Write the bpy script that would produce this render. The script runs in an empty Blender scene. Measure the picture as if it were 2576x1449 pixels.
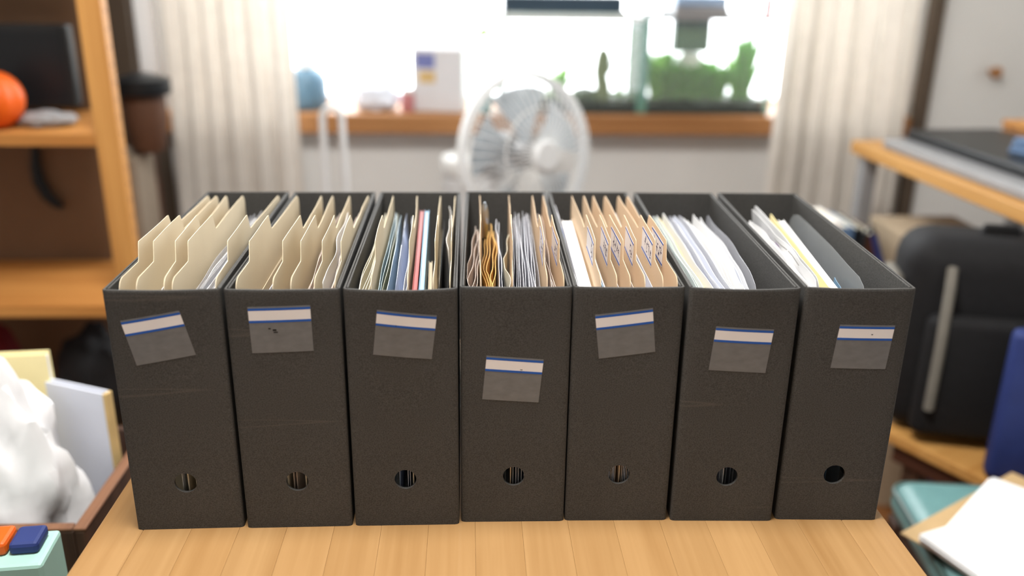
import bpy, bmesh, math, random
from mathutils import Vector, Matrix, noise
random.seed(7)
S = bpy.context.scene
COL = S.collection
PI = math.pi

# ------------------------------------------------------------------ camera
F_PX, CX, CY = 2245.76, 1288.0, 724.5
CAM = Vector((-0.02194, -0.73743, 1.21153))
YAW, PITCH, ROLL = math.radians(2.8519), math.radians(19.8825), math.radians(0.8171)
FW = Vector((math.sin(YAW) * math.cos(PITCH), math.cos(YAW) * math.cos(PITCH), -math.sin(PITCH)))
_rt = Vector((math.cos(YAW), -math.sin(YAW), 0)); _up = _rt.cross(FW)
RT = _rt * math.cos(ROLL) + _up * math.sin(ROLL)
UP = _up * math.cos(ROLL) - _rt * math.sin(ROLL)
cd = bpy.data.cameras.new('camera'); cam = bpy.data.objects.new('camera', cd); COL.objects.link(cam)
cd.sensor_width = 36.0; cd.lens = F_PX / 2576 * 36.0; cd.clip_start = 0.02
m = Matrix((RT, UP, -FW)).transposed().to_4x4(); m.translation = CAM; cam.matrix_world = m
cd.dof.use_dof = True; cd.dof.focus_distance = 0.86
cd.dof.aperture_fstop = cd.lens / 1000 / 0.0160
S.camera = cam

# ------------------------------------------------------------------ world, light, exposure
W = bpy.data.worlds.new('world'); S.world = W; W.use_nodes = True
bg = W.node_tree.nodes['Background']; bg.inputs[0].default_value = (0.93, 0.97, 1.0, 1); bg.inputs[1].default_value = 11.0
S.view_settings.view_transform = 'Standard'; S.view_settings.look = 'None'
S.view_settings.gamma = 1.0; S.view_settings.use_curve_mapping = False
S.view_settings.exposure = 0.0
LAMP_POS = (-0.15, -0.08, 2.27)
ld = bpy.data.lights.new('ceiling_lamp_light', 'AREA'); ld.shape = 'DISK'; ld.size = 0.5
ld.energy = 39; ld.color = (1.0, 0.972, 0.94)
lo = bpy.data.objects.new('ceiling_lamp_light', ld); COL.objects.link(lo); lo.location = (LAMP_POS[0], LAMP_POS[1], LAMP_POS[2] - 0.055)
pd = bpy.data.lights.new('window_portal', 'AREA'); pd.shape = 'RECTANGLE'; pd.size = 2.2; pd.size_y = 1.3
pd.cycles.is_portal = True
po = bpy.data.objects.new('window_portal', pd); COL.objects.link(po); po.location = (0.15, 2.10, 1.42); po.rotation_euler = (-PI / 2, 0, 0)

def ray(px, py): return FW + RT * ((px - CX) / F_PX) - UP * ((py - CY) / F_PX)
def at_y(px, py, Y): v = ray(px, py); return CAM + v * ((Y - CAM.y) / v.y)
def at_z(px, py, Z): v = ray(px, py); return CAM + v * ((Z - CAM.z) / v.z)

# ------------------------------------------------------------------ materials
def lin(c):
    return tuple(((x / 255) / 12.92 if x / 255 <= 0.04045 else ((x / 255 + 0.055) / 1.055) ** 2.4) for x in c) + (1,)
MATS = {}
def base_mat(name):
    mt = bpy.data.materials.new(name); mt.use_nodes = True
    nt = mt.node_tree; MATS[name] = mt
    return mt, nt, nt.nodes['Principled BSDF'], nt.nodes.new, nt.links.new
def coords(N, L, scale, kind='Object', sc=(1, 1, 1)):
    tc = N('ShaderNodeTexCoord'); mp = N('ShaderNodeMapping')
    mp.inputs['Scale'].default_value = [scale * s for s in sc]
    L(tc.outputs[kind], mp.inputs[0]); return mp.outputs[0]
def mat(name, rgb, rough=0.7, var=0.06, nscale=18, bump=0.0, bscale=200, spec=0.3, metal=0.0, alpha=1.0, rnd=0.0, sheen=0.0, emit=0.0, stretch=(1, 1, 1), trans=0.0):
    """plain matter: base colour with a little procedural mottling, optional fine relief and see-through"""
    mt, nt, b, N, L = base_mat(name)
    c = lin(rgb)
    v = coords(N, L, nscale, 'Object', stretch)
    nz = N('ShaderNodeTexNoise'); nz.inputs['Scale'].default_value = 1; nz.inputs['Detail'].default_value = 4
    L(v, nz.inputs['Vector'])
    hsv = N('ShaderNodeHueSaturation'); hsv.inputs['Color'].default_value = c
    mr = N('ShaderNodeMapRange'); mr.inputs[1].default_value = 0.25; mr.inputs[2].default_value = 0.75
    mr.inputs[3].default_value = 1 - var; mr.inputs[4].default_value = 1 + var
    L(nz.outputs['Fac'], mr.inputs[0])
    val = mr.outputs[0]
    if rnd:
        oi = N('ShaderNodeObjectInfo'); m2 = N('ShaderNodeMapRange'); m2.inputs[3].default_value = 1 - rnd; m2.inputs[4].default_value = 1 + rnd
        L(oi.outputs['Random'], m2.inputs[0]); mu = N('ShaderNodeMath'); mu.operation = 'MULTIPLY'
        L(val, mu.inputs[0]); L(m2.outputs[0], mu.inputs[1]); val = mu.outputs[0]
    L(val, hsv.inputs['Value']); L(hsv.outputs[0], b.inputs['Base Color'])
    b.inputs['Roughness'].default_value = rough; b.inputs['Specular IOR Level'].default_value = spec
    b.inputs['Metallic'].default_value = metal
    if bump:
        n2 = N('ShaderNodeTexNoise'); n2.inputs['Scale'].default_value = bscale; n2.inputs['Detail'].default_value = 3
        tc = N('ShaderNodeTexCoord'); L(tc.outputs['Object'], n2.inputs['Vector'])
        bp = N('ShaderNodeBump'); bp.inputs['Strength'].default_value = bump; bp.inputs['Distance'].default_value = 0.001
        L(n2.outputs['Fac'], bp.inputs['Height']); L(bp.outputs[0], b.inputs['Normal'])
    if emit:
        b.inputs['Emission Color'].default_value = c; b.inputs['Emission Strength'].default_value = emit
    if trans:
        tr_ = N('ShaderNodeBsdfTranslucent'); L(hsv.outputs[0], tr_.inputs['Color']); ms = N('ShaderNodeMixShader'); ms.inputs[0].default_value = trans
        L(b.outputs[0], ms.inputs[1]); L(tr_.outputs[0], ms.inputs[2]); L(ms.outputs[0], nt.nodes['Material Output'].inputs['Surface'])
    if alpha < 1:
        b.inputs['Alpha'].default_value = alpha
    return mt
def wood(name, c1, c2, axis='y', scale=1.0, rough=0.45, rnd=0.05, spec=0.35, knots=False):
    mt, nt, b, N, L = base_mat(name)
    st = {'x': (2.0, 34, 34), 'y': (34, 2.0, 34), 'z': (34, 34, 2.0)}[axis]
    oi = N('ShaderNodeObjectInfo')
    tc = N('ShaderNodeTexCoord'); ad = N('ShaderNodeVectorMath'); ad.operation = 'ADD'
    sc = N('ShaderNodeVectorMath'); sc.operation = 'SCALE'; sc.inputs[3].default_value = 7.0
    cb = N('ShaderNodeCombineXYZ')
    for i in range(3): L(oi.outputs['Random'], cb.inputs[i])
    L(cb.outputs[0], sc.inputs[0]); L(tc.outputs['Object'], ad.inputs[0]); L(sc.outputs[0], ad.inputs[1])
    mp = N('ShaderNodeMapping'); mp.inputs['Scale'].default_value = [s * scale for s in st]; L(ad.outputs[0], mp.inputs[0])
    n1 = N('ShaderNodeTexNoise'); n1.inputs['Scale'].default_value = 1; n1.inputs['Detail'].default_value = 6; n1.inputs['Distortion'].default_value = 0.6
    L(mp.outputs[0], n1.inputs['Vector'])
    mp2 = N('ShaderNodeMapping'); mp2.inputs['Scale'].default_value = [(s * 6 if s > 5 else s * 3) * scale for s in st]; L(ad.outputs[0], mp2.inputs[0])
    n2 = N('ShaderNodeTexNoise'); n2.inputs['Scale'].default_value = 1; n2.inputs['Detail'].default_value = 2
    L(mp2.outputs[0], n2.inputs['Vector'])
    mx = N('ShaderNodeMix'); mx.data_type = 'FLOAT'; mx.inputs[0].default_value = 0.3
    L(n1.outputs['Fac'], mx.inputs[2]); L(n2.outputs['Fac'], mx.inputs[3])
    cr = N('ShaderNodeValToRGB'); cr.color_ramp.elements[0].position = 0.32; cr.color_ramp.elements[1].position = 0.66
    cr.color_ramp.elements[0].color = lin(c1); cr.color_ramp.elements[1].color = lin(c2)
    L(mx.outputs[0], cr.inputs[0])
    hsv = N('ShaderNodeHueSaturation'); mr = N('ShaderNodeMapRange'); mr.inputs[3].default_value = 1 - rnd; mr.inputs[4].default_value = 1 + rnd
    L(oi.outputs['Random'], mr.inputs[0]); L(mr.outputs[0], hsv.inputs['Value']); L(cr.outputs[0], hsv.inputs['Color'])
    col = hsv.outputs[0]
    if knots:
        vo = N('ShaderNodeTexVoronoi'); vo.inputs['Scale'].default_value = 1
        mk = N('ShaderNodeMapping'); mk.inputs['Scale'].default_value = {'z': (9, 9, 4.5), 'x': (4.5, 9, 9), 'y': (9, 4.5, 9)}[axis]
        L(ad.outputs[0], mk.inputs[0]); L(mk.outputs[0], vo.inputs['Vector'])
        kr = N('ShaderNodeValToRGB'); kr.color_ramp.elements[0].position = 0.06; kr.color_ramp.elements[1].position = 0.16
        kr.color_ramp.elements[0].color = (0.25, 0.2, 0.18, 1); kr.color_ramp.elements[1].color = (1, 1, 1, 1)
        L(vo.outputs['Distance'], kr.inputs[0])
        mm = N('ShaderNodeMix'); mm.data_type = 'RGBA'; mm.blend_type = 'MULTIPLY'; mm.inputs[0].default_value = 1
        L(col, mm.inputs[6]); L(kr.outputs[0], mm.inputs[7]); col = mm.outputs[2]
    L(col, b.inputs['Base Color'])
    b.inputs['Roughness'].default_value = rough; b.inputs['Specular IOR Level'].default_value = spec
    bp = N('ShaderNodeBump'); bp.inputs['Strength'].default_value = 0.12; bp.inputs['Distance'].default_value = 0.0006
    L(mx.outputs[0], bp.inputs['Height']); L(bp.outputs[0], b.inputs['Normal'])
    return mt

def board_mat():
    """dark grey pressed board: fine light specks and faint horizontal scuffs"""
    mt, nt, b, N, L = base_mat('board')
    tc = N('ShaderNodeTexCoord')
    n1 = N('ShaderNodeTexNoise'); n1.inputs['Scale'].default_value = 900; n1.inputs['Detail'].default_value = 2; L(tc.outputs['Object'], n1.inputs['Vector'])
    n2 = N('ShaderNodeTexNoise'); n2.inputs['Scale'].default_value = 9; n2.inputs['Detail'].default_value = 3; L(tc.outputs['Object'], n2.inputs['Vector'])
    cr = N('ShaderNodeValToRGB'); cr.color_ramp.elements[0].position = 0.3; cr.color_ramp.elements[1].position = 0.75
    cr.color_ramp.elements[0].color = lin((60, 59, 57)); cr.color_ramp.elements[1].color = lin((83, 82, 80))
    L(n1.outputs['Fac'], cr.inputs[0])
    hsv = N('ShaderNodeHueSaturation'); mr = N('ShaderNodeMapRange'); mr.inputs[1].default_value = 0.3; mr.inputs[2].default_value = 0.7
    mr.inputs[3].default_value = 0.93; mr.inputs[4].default_value = 1.07
    L(n2.outputs['Fac'], mr.inputs[0]); L(mr.outputs[0], hsv.inputs['Value']); L(cr.outputs[0], hsv.inputs['Color'])
    # faint crease scuffs, each box with its own
    oi = N('ShaderNodeObjectInfo'); mp = N('ShaderNodeMapping'); mp.inputs['Scale'].default_value = (2.5, 2.5, 55)
    ad = N('ShaderNodeVectorMath'); ad.operation = 'ADD'; L(tc.outputs['Object'], ad.inputs[0]); L(oi.outputs['Random'], ad.inputs[1])
    L(ad.outputs[0], mp.inputs[0])
    n3 = N('ShaderNodeTexNoise'); n3.inputs['Scale'].default_value = 1; n3.inputs['Detail'].default_value = 1; L(mp.outputs[0], n3.inputs['Vector'])
    k = N('ShaderNodeValToRGB'); e = k.color_ramp.elements
    e[0].position = 0.70; e[0].color = (0, 0, 0, 1); e[1].position = 0.72; e[1].color = (1, 1, 1, 1)
    x = e.new(0.735); x.color = (0, 0, 0, 1)
    L(n3.outputs['Fac'], k.inputs[0])
    mm = N('ShaderNodeMix'); mm.data_type = 'RGBA'; mm.blend_type = 'MIX'
    ml = N('ShaderNodeMath'); ml.operation = 'MULTIPLY'; ml.inputs[1].default_value = 0.25; L(k.outputs[0], ml.inputs[0]); L(ml.outputs[0], mm.inputs[0])
    L(hsv.outputs[0], mm.inputs[6]); mm.inputs[7].default_value = lin((112, 105, 96))
    L(mm.outputs[2], b.inputs['Base Color'])
    b.inputs['Roughness'].default_value = 0.75; b.inputs['Specular IOR Level'].default_value = 0.22
    bp = N('ShaderNodeBump'); bp.inputs['Strength'].default_value = 0.25; bp.inputs['Distance'].default_value = 0.0004
    L(n1.outputs['Fac'], bp.inputs['Height']); L(bp.outputs[0], b.inputs['Normal'])
board_mat()
mat('board_edge', (112, 107, 99), 0.8, 0.08, 60)
wood('table_wood', (158, 119, 73), (178, 140, 93), 'y', 0.8, 0.42, 0.035, 0.35)
wood('pine', (176, 118, 58), (212, 156, 88), 'z', 0.7, 0.55, 0.03, 0.3, knots=True)
wood('pine_x', (172, 112, 54), (210, 150, 82), 'x', 0.7, 0.55, 0.03, 0.3)
wood('sill_wood', (148, 100, 58), (184, 132, 84), 'x', 0.7, 0.5, 0.03)
wood('desk_wood', (180, 128, 66), (208, 158, 92), 'y', 0.6, 0.5, 0.03)
wood('floor_wood', (104, 66, 36), (140, 92, 52), 'y', 0.5, 0.5, 0.08)
wood('dark_wood', (52, 34, 24), (84, 58, 42), 'z', 1.2, 0.6, 0.05)
wood('crate_rim', (104, 70, 50), (132, 92, 66), 'y', 1.2, 0.6, 0.05)
mat('cream', (226, 211, 182), 0.75, 0.035, 14, 0.08, 500, 0.2, rnd=0.02)
mat('kraft', (224, 198, 166), 0.75, 0.035, 14, 0.08, 500, 0.2, rnd=0.02)
mat('paper', (240, 240, 240), 0.8, 0.02, 20, spec=0.15, rnd=0.02)
mat('paper_cool', (224, 228, 240), 0.7, 0.03, 20, spec=0.2, rnd=0.04)
mat('paper_warm', (236, 230, 210), 0.8, 0.03, 20, spec=0.15, rnd=0.03)
mat('paper_yellow', (244, 230, 176), 0.8, 0.03, 20, spec=0.15)
mat('paper_green', (214, 226, 214), 0.7, 0.03, 20, spec=0.2)
mat('taupe_sheet', (216, 200, 188), 0.55, 0.07, 25, spec=0.35, rnd=0.1)
mat('grey_sheet', (216, 216, 223), 0.45, 0.07, 25, spec=0.4, rnd=0.1)
mat('envelope_yellow', (222, 178, 104), 0.7, 0.06, 30, spec=0.2, rnd=0.06)
mat('sleeve', (214, 216, 224), 0.22, 0.04, 20, spec=0.5, alpha=0.42)
mat('sleeve_thin', (200, 206, 210), 0.2, 0.04, 20, spec=0.5, alpha=0.22)
mat('sleeve_teal', (184, 206, 214), 0.2, 0.1, 60, spec=0.6, alpha=0.92)
mat('sleeve_olive', (150, 150, 116), 0.3, 0.2, 60, spec=0.5, alpha=0.85)
mat('puffy_blue', (200, 214, 242), 0.15, 0.12, 16, spec=0.7, alpha=0.94, bump=0.6, bscale=60)
mat('black_sheet', (26, 25, 26), 0.5, 0.1, 20)
mat('red_cover', (150, 72, 68), 0.5, 0.05, 20)
mat('blue_cover', (118, 152, 178), 0.45, 0.05, 20)
mat('navy_cover', (44, 72, 122), 0.5, 0.05, 20)
mat('booklet_beige', (196, 184, 160), 0.6, 0.05, 20)
mat('red_print', (204, 60, 54), 0.6, 0.05, 40)
mat('line_blue', (38, 92, 180), 0.6, 0.05, 40)
mat('ink', (48, 44, 84), 0.7, 0.05, 40)
mat('ink_black', (38, 36, 36), 0.7, 0.05, 40)
mat('ink_violet', (176, 156, 190), 0.8, 0.1, 40)
mat('film', (115, 116, 117), 0.4, 0.13, 95, spec=0.4, stretch=(1, 1, 1.8))
mat('title_white', (240, 236, 236), 0.6, 0.02, 30)
mat('chrome', (200, 205, 210), 0.15, 0.02, 20, metal=1.0)
mat('dark_metal', (58, 58, 60), 0.35, 0.05, 20, metal=0.6)
mat('wall_paint', (226, 226, 224), 0.85, 0.03, 6, 0.3, 260)
mat('ceiling_paint', (230, 228, 222), 0.9, 0.02, 6)
mat('curtain', (240, 236, 230), 0.9, 0.04, 30, 0.15, 700, trans=0.35)
mat('curtain_shade', (204, 190, 168), 0.9, 0.04, 30, 0.15, 700)
mat('white_plastic', (222, 224, 226), 0.35, 0.03, 20)
mat('grey_plastic', (150, 150, 152), 0.4, 0.04, 20)
mat('fan_blade', (186, 196, 204), 0.25, 0.03, 20, alpha=0.75)
mat('glass', (226, 246, 236), 0.05, 0.01, 5, spec=0.5, alpha=0.08)
mat('glass_edge', (120, 165, 150), 0.1, 0.03, 5, alpha=0.8)
mat('window_glass', (245, 250, 255), 0.02, 0.0, 5, spec=0.5, alpha=0.06)
mat('water', (206, 240, 190), 0.05, 0.02, 5, alpha=0.16)
mat('frame_white', (226, 226, 224), 0.4, 0.02, 10)
mat('soil', (26, 30, 30), 0.9, 0.3, 160, 0.5, 200)
mat('plant_green', (84, 150, 52), 0.5, 0.3, 40, rnd=0.2, trans=0.5)
mat('plant_light', (150, 205, 96), 0.5, 0.3, 40, rnd=0.2, trans=0.55)
mat('driftwood', (96, 90, 62), 0.8, 0.2, 60)
mat('black_plastic', (24, 27, 30), 0.4, 0.05, 20)
mat('navy_plastic', (50, 66, 80), 0.4, 0.05, 20)
mat('steel_blue', (104, 132, 168), 0.3, 0.06, 20, alpha=0.85)
mat('teal_glass', (96, 128, 150), 0.25, 0.06, 20, alpha=0.96)
mat('pale_blue_bag', (226, 232, 244), 0.4, 0.05, 20)
mat('carton_white', (222, 222, 226), 0.5, 0.03, 20)
mat('print_blue', (122, 130, 186), 0.6, 0.1, 30)
mat('print_yellow', (216, 186, 130), 0.6, 0.1, 30)
mat('pink_item', (196, 130, 132), 0.5, 0.08, 30)
mat('cyan_item', (112, 176, 188), 0.4, 0.06, 30)
mat('leaf_yellow', (170, 194, 94), 0.5, 0.15, 30, trans=0.4)
mat('orange', (224, 96, 26), 0.4, 0.1, 12)
mat('tv_black', (34, 35, 36), 0.35, 0.05, 12)
mat('brown_panel', (122, 96, 74), 0.7, 0.08, 8)
mat('canvas_taupe', (142, 128, 112), 0.85, 0.06, 50, 0.4, 500)
mat('leather_brown', (74, 44, 32), 0.5, 0.1, 20)
mat('dark_taupe', (86, 74, 62), 0.6, 0.08, 10)  # also gives the added block its shaded-wall tone
mat('speaker_brown', (88, 60, 44), 0.6, 0.1, 14)
mat('cardboard', (196, 166, 122), 0.8, 0.05, 30)
mat('kraft_box', (168, 150, 126), 0.8, 0.06, 30)
mat('teal_vinyl', (104, 146, 146), 0.35, 0.06, 30, 0.2, 300, 0.45)
mat('teal_piping', (74, 96, 92), 0.35, 0.06, 30)
mat('bag_white', (238, 238, 240), 0.25, 0.03, 12, 0.4, 60, 0.5)
mat('mint', (166, 208, 196), 0.5, 0.05, 20)
mat('dark_red', (110, 22, 30), 0.6, 0.1, 10)
mat('black_fabric', (24, 24, 26), 0.75, 0.2, 60, 0.4, 400)
mat('grey_fabric', (116, 112, 104), 0.7, 0.08, 60)
mat('blue_fabric', (42, 56, 112), 0.6, 0.1, 30)
mat('lamp_glow', (255, 246, 232), 0.6, 0.0, 5, emit=6.0)
mat('pot_pale', (190, 196, 184), 0.6, 0.06, 20)
mat('plant_dark', (70, 84, 66), 0.5, 0.2, 30)

# ------------------------------------------------------------------ mesh helpers
class MB:
    def __init__(s): s.v = []; s.f = []
    def add(s, vs, fs):
        o = len(s.v); s.v += [tuple(p) for p in vs]; s.f += [tuple(i + o for i in q) for q in fs]; return s
    def box(s, a, b):
        x0, y0, z0 = a; x1, y1, z1 = b
        return s.add([(x0, y0, z0), (x1, y0, z0), (x1, y1, z0), (x0, y1, z0), (x0, y0, z1), (x1, y0, z1), (x1, y1, z1), (x0, y1, z1)],
                     [(0, 3, 2, 1), (4, 5, 6, 7), (0, 1, 5, 4), (1, 2, 6, 5), (2, 3, 7, 6), (3, 0, 4, 7)])
    def bbox(s, a, b, r=0.003, seg=2):
        """box with rounded edges"""
        bm = bmesh.new(); bmesh.ops.create_cube(bm, size=1)
        for v in bm.verts: v.co = Vector([a[i] + (v.co[i] + 0.5) * (b[i] - a[i]) for i in range(3)])
        bmesh.ops.bevel(bm, geom=bm.edges[:] , offset=r, segments=seg, profile=0.5, affect='EDGES')
        bm.verts.index_update()
        s.add([v.co.copy() for v in bm.verts], [[v.index for v in f.verts] for f in bm.faces]); bm.free(); return s
    def tube(s, pts, r, n=8, closed=False, cap=True):
        pts = [Vector(p) for p in pts]; k = len(pts); rs = r if isinstance(r, (list, tuple)) else [r] * k
        vs, fs = [], []; ref = None
        for i, p in enumerate(pts):
            if closed: t = pts[(i + 1) % k] - pts[i - 1]
            else: t = pts[min(i + 1, k - 1)] - pts[max(i - 1, 0)]
            t.normalize()
            if ref is None: ref = Vector((0, 0, 1)) if abs(t.z) < 0.9 else Vector((1, 0, 0))
            a = t.cross(ref).normalized(); b = a.cross(t).normalized(); ref = b
            for j in range(n):
                q = 2 * PI * j / n; vs.append(p + a * (math.cos(q) * rs[i]) + b * (math.sin(q) * rs[i]))
        for i in range(k if closed else k - 1):
            i2 = (i + 1) % k
            for j in range(n):
                j2 = (j + 1) % n; fs.append((i * n + j, i * n + j2, i2 * n + j2, i2 * n + j))
        if cap and not closed:
            fs.append(tuple(range(n))[::-1]); fs.append(tuple((k - 1) * n + j for j in range(n)))
        return s.add(vs, fs)
    def lathe(s, prof, n=24, c=(0, 0, 0), wob=None):
        vs, fs = [], []
        for (r, z) in prof:
            for j in range(n):
                q = 2 * PI * j / n; k = wob(q, z) if wob else 1
                vs.append((c[0] + r * k * math.cos(q), c[1] + r * k * math.sin(q), c[2] + z))
        for i in range(len(prof) - 1):
            for j in range(n):
                j2 = (j + 1) % n; fs.append((i * n + j, i * n + j2, (i + 1) * n + j2, (i + 1) * n + j))
        fs.append(tuple(range(n))[::-1]); fs.append(tuple((len(prof) - 1) * n + j for j in range(n)))
        return s.add(vs, fs)
    def build(s, name, m, parent=None, smooth=False, loc=None):
        me = bpy.data.meshes.new(name); me.from_pydata(s.v, [], s.f); me.validate(); me.update()
        bm = bmesh.new(); bm.from_mesh(me); bmesh.ops.recalc_face_normals(bm, faces=bm.faces); bm.to_mesh(me); bm.free()
        if smooth:
            for p in me.polygons: p.use_smooth = True
            me.set_sharp_from_angle(angle=math.radians(40)) if hasattr(me, 'set_sharp_from_angle') else None
        me.materials.append(MATS[m])
        o = bpy.data.objects.new(name, me); COL.objects.link(o)
        if parent: o.parent = parent
        if loc is not None: o.location = loc
        return o
def tag(o, label, cat, group=None):
    o['label'] = label; o['category'] = cat
    if group: o['group'] = group
    return o
def struct(o): o['kind'] = 'structure'; return o
def empty(name, loc, rz=0.0, label=None, cat=None, group=None):
    o = bpy.data.objects.new(name, None); COL.objects.link(o); o.empty_display_size = 0.05
    o.location = loc; o.rotation_euler = (0, 0, rz)
    if label: tag(o, label, cat, group)
    return o
def copy_tree(o, parent=None):
    c = o.copy(); COL.objects.link(c); c.parent = parent
    for ch in list(o.children): copy_tree(ch, c)
    return c
def thick(fn, cols, rows, th):
    """a sheet: fn(a, b) -> (u, v, w); thickness th along u; closed rim"""
    mb = MB(); nc, nr = len(cols), len(rows); vs, fs = [], []
    for side in (-1, 1):
        for a in cols:
            for b in rows:
                u, v, w = fn(a, b); vs.append((u + side * th / 2, v, w))
    n = nc * nr
    for i in range(nc - 1):
        for j in range(nr - 1):
            q = (i * nr + j, i * nr + j + 1, (i + 1) * nr + j + 1, (i + 1) * nr + j)
            fs.append(q); fs.append(tuple(x + n for x in q[::-1]))
    ring = [i * nr for i in range(nc)] + [(nc - 1) * nr + j for j in range(1, nr)] + [i * nr + nr - 1 for i in range(nc - 2, -1, -1)] + [j for j in range(nr - 2, 0, -1)]
    for k in range(len(ring)):
        a, b = ring[k], ring[(k + 1) % len(ring)]; fs.append((a, b, b + n, a + n))
    return mb.add(vs, fs)
def lsp(a, b, n): return [a + (b - a) * i / (n - 1) for i in range(n)]
CM = 0.01

# ------------------------------------------------------------------ the room
XL, XR, YF, YB, ZC = -2.0, 1.75, -2.4, 1.80, 2.40
fl = MB().box((XL - .1, YF - .1, -0.06), (XR + .1, YB + .28, -0.012)).build('floor', 'dark_wood'); struct(fl)
k = 0; y0 = YF
pm = None
for i in range(25):
    x0 = XL + i * 0.15
    o = MB().bbox((x0 + .001, YF, -0.012), (x0 + .149, YB, 0.0), 0.002, 1).build('floor_board', 'floor_wood', fl)
struct(MB().box((XL - .1, YF - .1, ZC), (XR + .1, YB + .28, ZC + .06)).build('ceiling', 'ceiling_paint'))
struct(MB().box((XL - .1, YF - .1, 0), (XL, YB + .28, ZC)).build('wall_left', 'wall_paint'))
struct(MB().box((XR, YF - .1, 0), (XR + .1, YB + .28, ZC)).build('wall_right', 'wall_paint'))
struct(MB().box((XL, YF - .1, 0), (XR, YF, ZC)).build('wall_front', 'wall_paint'))
WX0, WX1, WZ1 = -0.84, 1.18, 2.05; WZ0 = at_y(1000, 288, 1.73).z; SILL_T = WZ0 - at_y(1000, 338, 1.73).z
wb = MB().box((XL, YB, 0), (WX0, YB + .28, ZC)).box((WX1, YB, 0), (XR, YB + .28, ZC)).box((WX0, YB, 0), (WX1, YB + .28, WZ0 - SILL_T)).box((WX0, YB, WZ1), (WX1, YB + .28, ZC))
struct(wb.build('wall_back', 'wall_paint'))
struct(MB().bbox((XL, YB - .012, 0), (XR, YB, .07), .003).build('baseboard_back', 'frame_white'))
win = empty('window_1', (0, YB, WZ0)); struct(win)
def wpart(name, a, b, m='frame_white', r=.004): 
    return MB().bbox((a[0], a[1] - YB, a[2] - WZ0), (b[0], b[1] - YB, b[2] - WZ0), r).build(name, m, win)
wpart('window_sill', (WX0 - .04, 1.73, WZ0 - SILL_T), (WX1 + .04, YB + .28, WZ0), 'sill_wood', .006)
wpart('frame_jamb', (WX0, 2.01, WZ0), (WX0 + .035, 2.08, WZ1)); wpart('frame_jamb', (WX1 - .035, 2.01, WZ0), (WX1, 2.08, WZ1))
wpart('frame_rail', (WX0, 2.01, WZ1 - .035), (WX1, 2.08, WZ1)); wpart('frame_rail', (WX0, 2.01, WZ0), (WX1, 2.08, WZ0 + .012))
for x0, x1, yy in ((WX0 + .035, 0.19, 2.05), (0.15, WX1 - .035, 2.03)):
    wpart('pane', (x0, yy, WZ0 + .012), (x1, yy + .004, WZ1 - .035), 'window_glass', .001)
tr = struct(MB().bbox((1.245, YB - .03, 0.0), (1.285, YB, ZC), .004).build('dark_strip_1', 'dark_taupe'))  # narrow dark taupe strip up the back wall, floor to ceiling
# ceiling lamp behind and above the camera
lamp = empty('ceiling_lamp', (LAMP_POS[0], LAMP_POS[1], ZC), 0, 'round white ceiling lamp with a glowing diffuser above the table', 'ceiling lamp')
MB().lathe([(.10, -.03), (.28, -.035), (.29, -.02), (.29, 0.0)], 40).build('lamp_body', 'white_plastic', lamp, True)
MB().lathe([(.02, -.125), (.16, -.122), (.24, -.105), (.275, -.07), (.278, -.035)], 40).build('diffuser', 'lamp_glow', lamp, True)
lo.location.z = ZC - .135

# ------------------------------------------------------------------ table
TZ = 0.70; TX0, TX1, TY0, TY1 = -0.379, 0.389, -0.31, 0.46
table = empty('side_table', ((TX0 + TX1) / 2, (TY0 + TY1) / 2, 0), 0, 'small light beech table carrying the row of file boxes', 'table')
tcx, tcy = (TX0 + TX1) / 2, (TY0 + TY1) / 2
ns = 17; sw = (TX1 - TX0) / ns
for i in range(ns):
    x0 = TX0 + i * sw - tcx
    MB().bbox((x0, TY0 - tcy, TZ - .024), (x0 + sw - .0001, TY1 - tcy, TZ), .00025 if 0 < i < ns - 1 else .002, 2).build('stave', 'table_wood', table)
for sx in (-1, 1):
    for sy in (-1, 1):
        MB().bbox((sx * .34 - .02, sy * .34 - .02, 0), (sx * .34 + .02, sy * .34 + .02, TZ - .024), .003).build('leg', 'table_wood', table)
for sy in (-1, 1): MB().bbox((-.32, sy * .34 - .01, TZ - .085), (.32, sy * .34 + .01, TZ - .024), .002).build('apron', 'table_wood', table)
for sx in (-1, 1): MB().bbox((sx * .34 - .01, -.32, TZ - .085), (sx * .34 + .01, .32, TZ - .024), .002).build('apron', 'table_wood', table)

# ------------------------------------------------------------------ file boxes
BW, BH, BD = 10.0, 24.36, 35.5
BOX = [(-33.957, 0.0, .0180), (-23.610, .039, .0093), (-13.324, .127, .0009), (-3.123, .522, -.0109), (6.996, .498, -.0180), (17.389, .222, -.0302), (27.858, .165, -.0371)]
BOXLABEL = ['dark grey cardboard file box with a steeply tilted sticker, beside the wooden shelf',
            'dark grey cardboard file box of cream folders, its level sticker scribbled on',
            'dark grey cardboard file box holding a red and blue book and a puffy bag',
            'dark grey cardboard file box with its sticker set low, holding brown envelopes',
            'dark grey cardboard file box holding tan folders with written tab labels',
            'dark grey cardboard file box full of loose white sheets without any folders',
            'dark grey cardboard file box at the end of the row beside the teal chair']
SHORT = ['next to the wooden shelf', 'with the scribbled sticker', 'with the red book', 'with the low sticker', 'with the white notepad', 'without any folders', 'next to the teal chair']
HOLE = [(467, 1215), (748, 1211), (1020, 1206), (1292, 1198), (1557, 1194), (1829, 1199), (2099, 1194)]
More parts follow.
